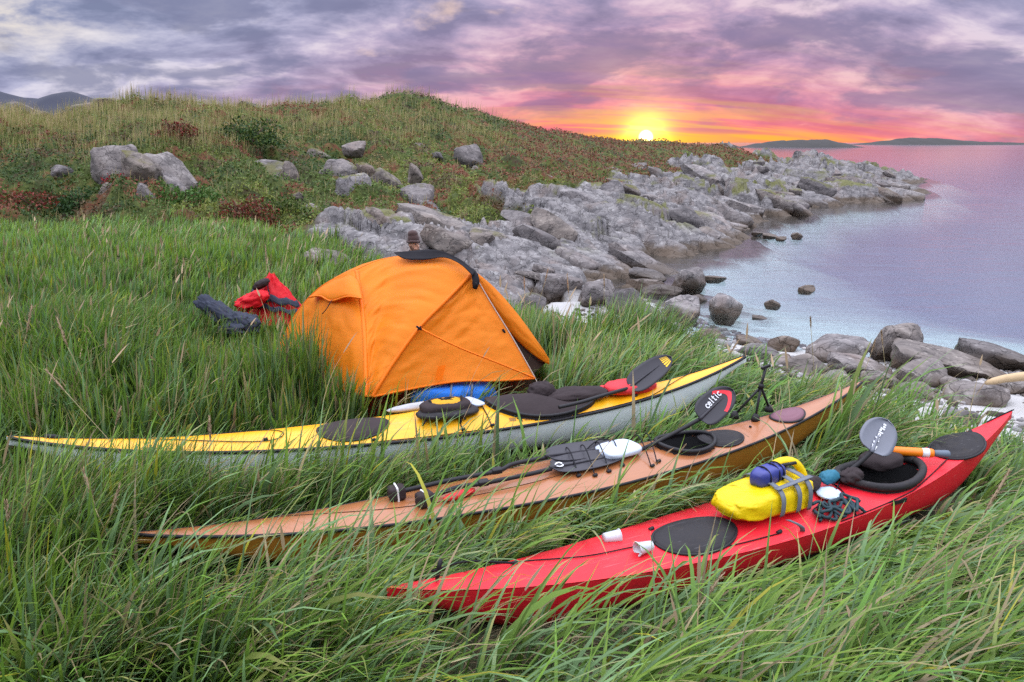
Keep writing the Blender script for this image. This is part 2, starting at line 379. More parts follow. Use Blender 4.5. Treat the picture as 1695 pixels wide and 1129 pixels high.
def rbf_fit():
    d = np.hypot(CT[:, 0][:, None] - CT[:, 0][None], CT[:, 1][:, None] - CT[:, 1][None])
    A = np.sqrt(d * d + 0.15) ; n = len(CT)
    M = np.zeros((n + 1, n + 1)); M[:n, :n] = -A - np.eye(n) * 0.02 * -1; M[:n, n] = 1; M[n, :n] = 1
    return np.linalg.solve(M, np.append(CT[:, 2], 0))
RW = rbf_fit()
def base_h(x, y):
    x = np.asarray(x, float); y = np.asarray(y, float); out = np.zeros(x.shape) + RW[-1]
    for (cx, cy, _), w in zip(CT, RW[:-1]): out -= w * np.sqrt((x - cx) ** 2 + (y - cy) ** 2 + 0.15)
    return out
def meadow_edge(x): return np.interp(x, [-40, -12, -6, -3.8, -2, 0, 1, 2, 2.5, 3.4, 4.1, 6, 9, 14], [17.5, 16.9, 16.4, 15.0, 12.4, 10.4, 9.3, 8.0, 7.4, 6.5, 5.9, 4.6, 2.6, 0])
def rock_edge(x): return np.interp(x, [-6, -3.65, -2.2, .05, 4, 9.7, 15.7, 20, 40], [13, 16.5, 18.5, 22.5, 29.5, 40, 51, 72, 90])
def weights(x, y):
    wob = (fbm(x * .9, y * .9, 3, 5) - .5) * 1.6
    far = sstep(y - meadow_edge(x) - wob * .5, -.1, .35)
    hillwob = (fbm(x * .35, y * .35, 4, 9) - .5) * np.clip(y - 8, 0, 30) * .75
    rk = far * sstep(rock_edge(x) - y + hillwob, -.4, .8) * sstep(x - wob * .3, -4.6, -3.4)
    return far, rk
def terrain_h(x, y):
    z = base_h(x, y); far, rk = weights(x, y)
    sandy = far * (1 - sstep(z, .12, .45)) * (1 - sstep(y - 12.6 - (fbm(x, y, 3, 31) - .5) * 3, -.4, 1.0)) * sstep(x, -.5, 1.2)
    rk = rk * (1 - sandy) * sstep(z, -.9, -.25)
    a = R(-32); xr = x * math.cos(a) + y * math.sin(a); yr = -x * math.sin(a) + y * math.cos(a)
    wx = xr + (fbm(x * .8, y * .8, 3, 61) - .5) * 1.6; wy = yr + (fbm(x * .8 + 9, y * .8, 3, 62) - .5) * 1.2
    b = (blocks(wx * .17, wy * .60, 3) - .45) * 1.0 + (blocks(wx * .48, wy * 1.5, 13) - .45) * .55 + (blocks(wx * 1.5, wy * 3.8, 23) - .45) * .12
    b = b + (fbm(x * 3, y * 3, 3, 44) - .5) * .06
    amp = np.clip(.35 + (z + .1) * 1.1, .3, 1.0) * np.clip(.55 + y * .012, .6, 1.2)
    heath = far * (1 - rk) * (1 - sandy) * sstep(y, 12, 18) * sstep(z, .15, .6)
    hm = (fbm(x * .55, y * .55, 4, 71) - .5) * 1.5 + np.abs(fbm(x * .9, y * .9, 3, 72) - .5) * -1.6 + .22
    crest = sstep(y, 30, 44)
    z = z + rk * b * amp + heath * hm * (1 - .6 * crest) + (1 - far) * (fbm(x * 1.3, y * 1.3, 3, 81) - .5) * .10 + sandy * (fbm(x * 4, y * 4, 3, 82) - .5) * .03
    return z, far, rk, sandy, heath
def gz(x, y): return float(terrain_h(np.array([x]), np.array([y]))[0][0])

def terrain_material():
    m, n, out = material('ground'); b = n.new('ShaderNodeBsdfPrincipled')
    pos = n.new('ShaderNodeNewGeometry').outputs['Position']
    at = n.new('ShaderNodeAttribute', attribute_name='Col').outputs['Color']
    sp = n.new('ShaderNodeSeparateColor'); n.put(sp.inputs[0], at); rk, hth, snd = sp.outputs
    c, r, h = rock_nodes(n, pos, pos)
    soil = n.mix(n.noise(pos, 7, 5, .6), (0.028, 0.032, 0.014), (0.075, 0.065, 0.035))
    hn = n.noise(pos, 1.1, 6, .65); hn2 = n.noise(pos, 11, 5, .7)
    heath = n.ramp(hn, [(0.30, (0.05, 0.03, 0.018)), (0.42, (0.045, 0.06, 0.015)), (0.52, (0.075, 0.095, 0.02)), (0.62, (0.13, 0.045, 0.025)), (0.72, (0.10, 0.12, 0.03))])
    heath = n.mix(hn2, n.vmath('SCALE', heath, scale=.55), n.vmath('SCALE', heath, scale=1.4))
    sand = n.mix(n.noise(pos, 40, 4, .7), (0.34, 0.33, 0.31), (0.48, 0.47, 0.46))
    sand = n.mix(n.smooth(n.noise(pos, 3.2, 6, .7), .60, .68), sand, (0.16, 0.12, 0.085))
    zz = n.new('ShaderNodeSeparateXYZ'); n.put(zz.inputs[0], pos)
    weed = n.smooth(n.math('ADD', zz.outputs[2], n.math('MULTIPLY', n.math('SUBTRACT', n.noise(pos, .5, 3, .5), .5), .5)), -.25, -1.3)  # weed: depth mask only; the water's tint and light loss painted into the bed
    sea = n.mix(weed, (0.46, 0.55, 0.55), (0.20, 0.20, 0.28))  # weed mask blends in the painted water-depth tint
    col = n.mix(n.smooth(hth, .25, .7), soil, heath); col = n.mix(n.smooth(snd, .2, .6), col, sand)
    col = n.mix(n.smooth(zz.outputs[2], .03, -.06), col, sea)
    col = n.mix(n.smooth(rk, .25, .75), col, c)
    n.put(b.inputs['Base Color'], col); b.inputs['Roughness'].default_value = .9; b.inputs['Specular IOR Level'].default_value = .25
    hh = n.math('ADD', n.math('MULTIPLY', h, rk), n.math('MULTIPLY', hn2, .5))
    n.put(b.inputs['Normal'], n.bump(hh, .6, .05)); n.l.new(b.outputs[0], out.inputs[0]); return m
M_ground = terrain_material()

def build_terrain():
    fine = np.linspace(-41, 43, 620); l = np.linspace(-180, -41.5, 46); r = np.linspace(43.5, 180, 46)
    az = np.radians(np.concatenate([l, fine, r]))
    rad = np.concatenate([[.3], np.geomspace(.8, 11, 90), np.geomspace(11.06, 72, 330), np.geomspace(74, 140, 12)])
    RR, AA = np.meshgrid(rad, az, indexing='ij'); X = RR * np.sin(AA); Y = RR * np.cos(AA)
    z, far, rk, sandy, heath = terrain_h(X.ravel(), Y.ravel())
    edge = sstep(RR.ravel(), 90, 130); z = z * (1 - edge) - 7 * edge
    co = np.stack([X.ravel(), Y.ravel(), z], 1)
    o = fast_mesh('ground', co, grid_quads(len(rad), len(az))[:, ::-1], M_ground, np.stack([rk * (.25 + .75 * sstep(z, -.45, -.02)), heath, sandy], 1))
    return tag(o, 'coastal ground of meadow soil, heath and fractured grey rock', kind='structure')
ground = build_terrain()

# ---- sea
def water_material():
    m, n, out = material('sea'); pos = n.new('ShaderNodeNewGeometry').outputs['Position']
    w1 = n.noise(n.mapping(pos, (.55, 1.6, 1), (0, 0, R(14))), .9, 5, .55, .4); w2 = n.noise(n.mapping(pos, (1.0, 2.2, 1), (0, 0, R(-9))), 4.5, 4, .6)
    calm = n.noise(n.mapping(pos, (.05, .22, 1), (0, 0, R(8))), 1.0, 3, .5)
    h = n.math('ADD', n.math('MULTIPLY', w1, 1.0), n.math('MULTIPLY', w2, .28))
    h = n.math('MULTIPLY', h, n.math('ADD', .35, calm))
    yy = n.new('ShaderNodeSeparateXYZ'); n.put(yy.inputs[0], pos)
    h = n.math('DIVIDE', h, n.math('ADD', 1.0, n.math('POWER', n.math('DIVIDE', n.math('MAXIMUM', yy.outputs[1], 0.0), 26.0), 1.3)))
    nn = n.bump(h, .8, .05)
    gl = n.new('ShaderNodeBsdfGlossy'); n.put(gl.inputs['Roughness'], n.math('ADD', .04, n.math('MULTIPLY', n.smooth(yy.outputs[1], 10, 90), .05))); n.put(gl.inputs['Normal'], nn); gl.inputs['Color'].default_value = (.95, .95, .97, 1)
    tr = n.new('ShaderNodeBsdfTransparent'); tr.inputs['Color'].default_value = (.90, .94, .95, 1)
    fr = n.new('ShaderNodeFresnel'); fr.inputs['IOR'].default_value = 1.33; n.put(fr.inputs['Normal'], nn)
    mx = n.new('ShaderNodeMixShader'); n.put(mx.inputs[0], fr.outputs[0])
    n.l.new(tr.outputs[0], mx.inputs[1]); n.l.new(gl.outputs[0], mx.inputs[2]); n.l.new(mx.outputs[0], out.inputs[0]); return m
M_sea = water_material()
sea = mesh_obj('sea', [(-6000, -300, 0), (6000, -300, 0), (6000, 8000, 0), (-6000, 8000, 0)], [(0, 1, 2, 3)], M_sea)
tag(sea, 'calm violet sea with pale shallows', kind='structure')
bed = mesh_obj('seabed', [(-6000, -300, -7.2), (6000, -300, -7.2), (6000, 8000, -7.2), (-6000, 8000, -7.2)], [(0, 1, 2, 3)], plain('seabed', (.20, .20, .29), .9))
tag(bed, 'dark seabed far below the water', kind='structure')

# ---- far islands and mountains
M_isle = plain('island_heath', (.030, .028, .026), .95, .4, .12, 0)
M_mount = plain('haze_blued_rock', (.022, .025, .042), .95, .3, .01, 0)  # blue of the distant air is put into the rock colour
def ridge(name, prof, depth, thick, mat, label, rough=.12, seed=0):
    """a far landmass: skyline profile given as points, body with depth, falling to the sea all round"""
    xs = np.array([PD(p[0], 236, depth).x for p in prof]); zs = np.array([max(.0, PD(p[0], p[1], depth).z) for p in prof])
    nu, nv = 160, 25; u = np.linspace(xs[0], xs[-1], nu); top = np.interp(u, xs, zs)
    sc = max(zs); top = top + (fbm(u / sc * 1.2, u * 0, 5, seed) - .5) * sc * rough * 2 * np.clip(top / sc * 2, 0, 1)
    v = np.linspace(-1, 1, nv); U, V = np.meshgrid(u, v, indexing='ij')
    Z = top[:, None] * (1 - np.abs(V) ** 1.6) * (1 + (fbm(U / sc * 1.5, V * 3, 4, seed + 5) - .5) * .5 * np.abs(V)) - sc * .04 * np.abs(V) - .3 * np.abs(V) ** 4
    Y = depth + V * thick * (1 - V * .1)
    o = fast_mesh(name, np.stack([U.ravel(), Y.ravel(), Z.ravel()], 1), grid_quads(nu, nv), mat)
    return tag(o, label, kind='structure')
ridge('island_terrain', [(1222, 245), (1250, 238), (1290, 233), (1330, 231), (1365, 231), (1395, 236), (1420, 244)], 470, 20, M_isle, 'low dark island nearest the headland tip', .12, 3)
ridge('island_terrain', [(1160, 246), (1185, 238), (1200, 236), (1215, 240), (1228, 246)], 440, 10, M_isle, 'small dark islet just behind the headland', .1, 6)
ridge('island_terrain', [(1405, 242), (1440, 236), (1480, 231), (1505, 227), (1530, 229), (1560, 229), (1590, 233), (1640, 235), (1720, 237), (1800, 240)], 1000, 50, M_isle, 'long low island on the right horizon', .1, 9)
ridge('mountain_terrain', [(-420, 190), (-300, 150), (-200, 165), (-90, 140), (-30, 152), (8, 149), (50, 160), (85, 163), (105, 155), (130, 153), (160, 165), (230, 182), (300, 205), (420, 236)], 1500, 260, M_mount, 'distant blue mountain range behind the left hill', .035, 14)

# ---- rocks: facetted boulders cut by random planes
def ico(sub):
    bm = bmesh.new(); bmesh.ops.create_icosphere(bm, subdivisions=sub, radius=1)
    v = np.array([q.co[:] for q in bm.verts]); f = np.array([[w.index for w in q.verts] for q in bm.faces]); bm.free(); return v, f
ICO = {k: ico(k) for k in (3, 4, 5)}
def n3(p, s, seed): return (vnoise(p[:, 0] * s + p[:, 2] * s * .7, p[:, 1] * s - p[:, 2] * s * .6, seed) + vnoise(p[:, 2] * s + 3, p[:, 0] * s * .8 + p[:, 1] * s * .5, seed + 1) - 1)
def rock_mesh(name, seed, sub=4, planes=14, round_=.14, rough=.06):
    g = np.random.default_rng(seed); d, f = ICO[sub]
    nrm = g.normal(size=(planes, 3)); nrm /= np.linalg.norm(nrm, axis=1)[:, None]; t = g.uniform(.55, 1.0, planes)
    nrm = np.vstack([nrm, [[0, 0, 1], [0, 0, -1], [1, 0, 0], [-1, 0, 0], [0, 1, 0], [0, -1, 0]]]); t = np.append(t, [.8, .8, 1, 1, .95, .95])
    q = d @ nrm.T; rr = np.where(q > 1e-3, t[None] / np.maximum(q, 1e-3), 9)
    k = 1 / max(round_, .02); rad = -np.log(np.sum(np.exp(-k * np.minimum(rr, 4)), 1)) / k
    p = d * rad[:, None]
    p = p * (1 + rough * (n3(p, 2.3, seed) + .6 * n3(p, 5.1, seed + 4) + .35 * n3(p, 11, seed + 8)))[:, None]
    lay = np.sin((p @ np.array([.25, .45, 1.0])) * 13 + n3(p, 1.7, seed + 3) * 4); p = p * (1 + .018 * np.sign(lay) * np.abs(lay) ** .5)[:, None]
    p /= np.abs(p).max(0)[None]
    me = bpy.data.meshes.new(name); me.from_pydata(p.tolist(), [], f.tolist()); me.materials.append(M_rock)
    me.polygons.foreach_set('use_smooth', np.full(len(f), True)); me.update()
    if hasattr(me, 'set_sharp_from_angle'): me.set_sharp_from_angle(angle=R(38))
    return me
ROCKS = [rock_mesh('rock', 100 + i, 3, 9 + i % 4, .035, .05) for i in range(10)]
BIG = [rock_mesh('boulder', 200 + i, 4, 12 + i % 4, .05 + .02 * (i % 3), .06) for i in range(8)]
def put_rock(name, me, px, base_y, w, h, depth=None, sink=.25, rz=0, tilt=0, parent=None, deep=.8, z0=None):
    """px,base_y: foot of the stone in the picture; w,h its size there"""
    if depth is None:
        d = 10.0
        for _ in range(12):
            p = PD(px, base_y, d); d = d + (p.z - (z0 if z0 is not None else max(gz(p.x, p.y), -.02))) * 2.2; d = min(max(d, 5), 40)
        depth = d
    p = PD(px, base_y, depth); k = depth / F
    o = bpy.data.objects.new(name, me); C.objects.link(o)
    hw = w * k / 2; hh = h * k * (1 + sink) / 2
    o.scale = (hw, hw * deep, hh); o.rotation_euler = (R(random.uniform(-6, 6)), R(tilt), R(rz))
    o.location = (p.x, p.y + hw * deep * .5, p.z + hh - 2 * hh * sink)
    if parent: o.parent = parent
    return o
SHORE = [  # px, base y, w, h, mesh, tilt, label
    (1487, 600, 92, 66, 0, 0, 'large rounded pale grey boulder, biggest on the near shore'),
    (1398, 602, 150, 44, 1, -14, 'long dark slab sloping up to the big pale boulder'),
    (1305, 582, 66, 32, 2, 0, 'brown-topped rock at the water left of the sloping slab'),
    (1262, 598, 74, 34, 3, 0, 'grey rock just beyond the tip of the yellow kayak'),
    (1652, 612, 120, 44, 4, 8, 'dark wedge-shaped rock at the right edge in the water'),
    (1580, 622, 190, 46, 5, 6, 'long low grey ledge right of the big pale boulder'),
    (1532, 640, 96, 44, 6, 0, 'brown weed-stained rock below the big boulder'),
    (1525, 662, 76, 34, 7, 0, 'low brown rock half sunk in sand by the grass'),
    (1640, 672, 130, 40, 2, -3, 'flat brown slab beneath the driftwood log'),
    (1425, 622, 110, 36, 5, 4, 'flat grey rock in front of the sloping slab'),
    (1335, 622, 100, 40, 7, 0, 'grey lichen rock behind the tall tripod'),
    (1205, 527, 78, 44, 1, -8, 'grey rock with sloping back alone in the shallows'),
    (1280, 509, 28, 15, 3, 0, 'small dark stone in the shallows right of the sloping rock'),
    (1337, 485, 30, 13, 6, 0, 'small dark pointed stone farthest out in the shallows'),
    (1258, 529, 26, 7, 5, 0, 'tiny flat stone awash in the shallows'),
    (1140, 480, 62, 40, 0, 0, 'pale lumpy rock at the bay corner'),
    (1184, 467, 36, 11, 4, 0, 'low flat stone in the water by the bay corner'),
    (1075, 470, 66, 28, 5, 0, 'long brown rock at the bay corner nearest the headland'),
    (1105, 489, 84, 20, 2, 4, 'brown flat slab under the lumpy corner rock'),
    (1131, 535, 64, 50, 6, 0, 'ribbed brown rock at the head of the beach'),
    (1075, 548, 70, 52, 3, 0, 'grey rock behind the grass tuft at the beach head'),
    (1042, 515, 80, 44, 7, 0, 'square dark rock between headland and beach'),
    (1156, 502, 34, 14, 1, 0, 'small brown stone beside the beach slabs'),
    (985, 505, 70, 46, 0, 0, 'grey block among the beach sticks'),
    (930, 490, 66, 40, 4, 0, 'grey block at the foot of the headland right of the tent'),
    (880, 520, 78, 44, 2, 0, 'low grey rock nearest the open tent door'),
    (1320, 394, 20, 11, 3, 0, 'dark stone standing in the bay off the headland'),
    (1276, 394, 26, 8, 5, 0, 'flat skerry in the bay off the headland'),
    (1294, 398, 18, 7, 6, 0, 'smallest stone of the bay skerries'),
    (1255, 390, 22, 7, 4, 0, 'skerry closest to the headland foot'),
    (1580, 648, 60, 26, 1, 0, 'grey stone right of the brown sunken rock'),
    (1460, 640, 70, 30, 3, 0, 'grey stone between the flat rocks and the grass'),
    (1385, 640, 60, 26, 6, 0, 'low brown stone at the grass edge behind the wooden bow'),
    (1290, 612, 60, 26, 0, 0, 'rounded stone between the yellow tip and the tripod'),
    (1240, 572, 44, 18, 5, 0, 'small flat stone on the sand above the yellow tip'),
    (1180, 560, 50, 18, 7, 0, 'flat weedy stone on the upper sand'),
    (1690, 650, 90, 30, 0, 0, 'grey stone at the right edge behind the driftwood'),
    (1600, 700, 70, 24, 3, 0, 'low stone in the sand just beyond the red bow'),
    (545, 445, 84, 34, 5, 3, 'pale flat slab in the meadow left of the tent'),
]
for i, (px, by, w, h, mi, tl, lab) in enumerate(SHORE):
    o = put_rock('shore_rock' if i not in (0,) else 'boulder', BIG[mi], px, by, w, h, tilt=tl, rz=random.uniform(-25, 25), sink=.3 if i else .12)
    tag(o, lab, 'rock', 'loose rocks along the shore')
OUT = [ # label, [(px, base, w, h, depth)...]
    ('big split lichen-grey outcrop on the left heath slope', [(192, 302, 64, 80, 19.4), (262, 322, 62, 92, 19.4), (182, 350, 62, 74, 18.2), (240, 356, 62, 76, 18.1), (225, 300, 50, 60, 19.0), (290, 330, 30, 60, 19.2)]),
    ('low grey outcrop under a mossy mound above the red bush', [(428, 294, 62, 36, 22.4), (478, 292, 26, 34, 22.4)]),
    ('tall leaning slab outcrop in the middle of the heath slope', [(583, 338, 52, 66, 21.4), (558, 296, 48, 44, 23), (535, 296, 26, 24, 23)]),
    ('jagged dark outcrop hanging under heather right of the leaning slab', [(628, 314, 60, 50, 23.4), (608, 300, 22, 42, 23.4), (686, 296, 20, 32, 24.5)]),
    ('stepped outcrop where heath meets the rock slope', [(690, 340, 44, 48, 21.6), (712, 368, 50, 50, 20.4)]),
    ('pair of pale rocks high on the grassy slope', [(773, 272, 40, 40, 31), (793, 292, 26, 24, 30.4)]),
    ('small pale stones at the right of the round green bush', [(515, 354, 36, 26, 19.8), (493, 326, 14, 12, 20.5)]),
    ('single white stone in moss above the tent', [(575, 364, 26, 20, 19.6)]),
    ('broken grey rocks above the head of the sitting person', [(620, 378, 50, 36, 18.2), (664, 388, 46, 30, 17.4), (622, 404, 60, 26, 16.4)]),
    ('flat white stone near the top of the left slope', [(343, 238, 38, 9, 26)]),
    ('rocky knoll at the far left edge of the skyline', [(20, 196, 70, 34, 34), (58, 194, 30, 18, 34)]),
    ('grey rocks on the skyline beside the mountains', [(140, 186, 44, 22, 32), (178, 178, 46, 20, 33), (232, 176, 44, 14, 34)]),
    ('small grey rock breaking the turf above the leaning slab', [(585, 250, 30, 20, 27)]),
    ('two low grey rocks on the slope below the golden crest', [(690, 250, 34, 18, 31), (720, 262, 20, 14, 30)]),
    ('grey knob in the heath right of the dark thicket', [(520, 262, 34, 22, 26)]),
    ('low mossy rock left of the split outcrop', [(95, 290, 44, 26, 20)]),
    ('grey rock embedded in turf below the ridge', [(860, 285, 40, 22, 31), (895, 300, 34, 20, 29.5)]),
    ('pale slab in the glow-tinted rusty heather under the sun', [(1000, 290, 50, 22, 36), (1050, 285, 36, 18, 38)]),
    ('flat dark rock on the grassy skyline', [(345, 176, 46, 14, 35), (405, 177, 34, 10, 36)]),
]
k = 0
for lab, lst in OUT:
    p0 = PD(lst[0][0], lst[0][1], lst[0][4]); root = empty('rock_outcrop', (p0.x, p0.y, p0.z), 0, lab, 'rock')
    for (px, by, w, h, d) in lst:
        o = put_rock('rock', BIG[k % 8], px, by, w * 1.25, h * .95, d, .45, random.uniform(-40, 40), random.uniform(-14, 14), None, 1.1); k += 1
        o.parent = root; o.location = o.location - root.location
# slabs and blocks proud of the headland slope: pieces of the ground
def scatter_blocks():
    n = 0; g = np.random.default_rng(5)
    while n < 110:
        px = g.uniform(590, 1500); d = g.uniform(13, 58); x = (px - W / 2) * d / 1300; y = d
        z, far, rk, sandy, heath = [float(a[0]) for a in terrain_h(np.array([x]), np.array([y]))]
        if rk < .75 or z < -.05 or g.uniform() > (20 / d) ** .6 + .2: continue
        o = bpy.data.objects.new('rock', ROCKS[n % 10]); C.objects.link(o)
        s = g.uniform(.14, .46) * (.75 + d / 40)
        o.scale = (s * g.uniform(1.0, 2.2), s * g.uniform(.6, 1.0), s * g.uniform(.40, .75))
        o.rotation_euler = (R(g.uniform(-14, 14)), R(g.uniform(5, 30)), R(-32 + g.uniform(-25, 25)))
        o.location = (x, y, z - s * .10); o.parent = ground; n += 1
scatter_blocks()
# driftwood
M_drift = plain('bleached_wood', (.50, .36, .20), .8, .25, 30, .5)
a = PZ(1632, 634, .42); b = PZ(1760, 618, .50)
o = tube('driftwood_log', [a, a.lerp(b, .3) + Vector((0, .02, .015)), a.lerp(b, .7) + Vector((0, 0, .01)), b], [.02, .034, .04, .045, .05, .05, .05, .048], M_drift, None, 12, 1.0, 8)
tag(o, 'pale yellowish driftwood log lying on rocks at the right edge', 'driftwood')
M_stick = plain('bleached_stick', (.55, .50, .44), .85, .2, 40, .3)
for i in range(13):
    px = 890 + 14 * i + random.uniform(-8, 8); py = 528 + random.uniform(-12, 18) - .03 * (px - 890)
    p = PZ(px, py, .3); p.z = gz(p.x, p.y) + .03; an = random.uniform(-.5, .5); L = random.uniform(.15, .42)
    d = Vector((math.cos(an), math.sin(an), random.uniform(-.05, .2))) * L
    q = tube('stick', [p, p + d * .5 + Vector((0, 0, random.uniform(0, .04))), p + d], [.009, .009, .008, .007, .005], M_stick, None, 6, 1, 5)
    tag(q, 'bleached stick in the strandline right of the tent', 'stick', 'bleached sticks washed up on the strandline')

# shingle and weed on the beach
def shingle(N, seed):
    g = np.random.default_rng(seed); bm = bmesh.new(); bmesh.ops.create_icosphere(bm, subdivisions=1, radius=1); v0 = np.array([q.co[:] for q in bm.verts]); f0 = np.array([[w.index for w in q.verts] for q in bm.faces]); bm.free()
    x = g.uniform(-.5, 9, N); y = g.uniform(4.5, 14, N); z, far, rk, sandy, heath = terrain_h(x, y); k = (sandy > .3) & (z > -.12) & (fbm(x * 1.2, y * 1.2, 3, 501) > .46); x, y, z = x[k], y[k], z[k]; n = len(x)
    s = np.exp(g.normal(-3.75, .55, n)); sc = np.stack([s * g.uniform(.8, 1.6, n), s * g.uniform(.7, 1.2, n), s * g.uniform(.4, .8, n)], 1); a = g.uniform(0, 6.28, n)
    p = v0[None] * sc[:, None, :] * g.uniform(.85, 1.15, (n, len(v0), 1)); px = p[..., 0] * np.cos(a)[:, None] - p[..., 1] * np.sin(a)[:, None]; py = p[..., 0] * np.sin(a)[:, None] + p[..., 1] * np.cos(a)[:, None]
    co = np.stack([px + x[:, None], py + y[:, None], p[..., 2] + z[:, None] + s[:, None] * .15], 2).reshape(-1, 3); f = (f0[None] + (np.arange(n) * len(v0))[:, None, None]).reshape(-1, 3)
    col = np.array([[.20, .19, .19], [.12, .10, .085], [.32, .30, .29], [.07, .055, .04]])[g.integers(0, 4, n)] * g.uniform(.7, 1.3, (n, 1)); return co, f, np.repeat(col, len(v0), 0)
co, f, cl = shingle(16000, 77); M_peb = leaf_mat('shingle', .0, .8, .3); o = fast_mesh('shingle', co, f, M_peb, cl); tag(o, 'small stones and weed scattered over the pale sand', 'shingle', kind='stuff')
# ================================================================== KAYAKS AND GEAR
M_black = plain('black_plastic', (.018, .017, .019), .5, .25, 30, .15, spec=.25)
M_rubber = plain('black_rubber', (.024, .022, .024), .6, .4, 12, .8, bd=.010, dirt=.2, spec=.2)
M_neo = plain('neoprene', (.040, .030, .031), .8, .4, 12, .8, bd=.012, spec=.15)
M_cord = plain('black_cord', (.015, .015, .018), .7, .2, 60, .2, spec=.15)
M_carbon = plain('carbon_blade', (.035, .033, .040), .45, .25, 40, .1, spec=.35)
M_darkin = plain('cockpit_lining', (.012, .012, .013), .8, .3, 20, .1)
M_yellow = plain('yellow_gelcoat', (.84, .39, .002), .42, .07, 5, .04, coat=.08, dirt=.30)
M_white = plain('white_gelcoat', (.74, .80, .80), .42, .06, 5, .03, coat=.08, dirt=.28)
M_red = plain('red_polyethylene', (.70, .014, .026), .48, .08, 8, .12, coat=.0, dirt=.28, spec=.35)
M_greyblue = plain('grey_blue_fabric', (.50, .56, .66), .6, .15, 20, .4)
M_whitep = plain('white_print', (.75, .76, .77), .5, .05, 30, 0)
M_yprint = plain('yellow_print', (.90, .55, .01), .5, .05, 30, 0)
M_rprint = plain('red_print', (.75, .02, .035), .5, .05, 30, 0)
def wood_mat(name, c1, c2, gloss):
    m, n, out = material(name); tc = n.new('ShaderNodeTexCoord').outputs['Object']; b = n.new('ShaderNodeBsdfPrincipled')
    g = n.noise(n.mapping(tc, (.35, 9, 9)), 9, 6, .6, .3); p = n.noise(n.mapping(tc, (.2, 3, 3)), 4, 2, .5)
    n.put(b.inputs['Base Color'], n.mix(n.math('ADD', n.math('MULTIPLY', g, .7), n.math('MULTIPLY', p, .3)), c1, c2))
    b.inputs['Roughness'].default_value = gloss; b.inputs['Coat Weight'].default_value = .3; b.inputs['Coat Roughness'].default_value = .1
    n.l.new(b.outputs[0], out.inputs[0]); return m
M_wdeck = wood_mat('varnished_cedar_deck', (.26, .085, .028), (.41, .155, .055), .35)
M_whull = wood_mat('varnished_plywood_hull', (.26, .095, .010), (.38, .16, .022), .35)

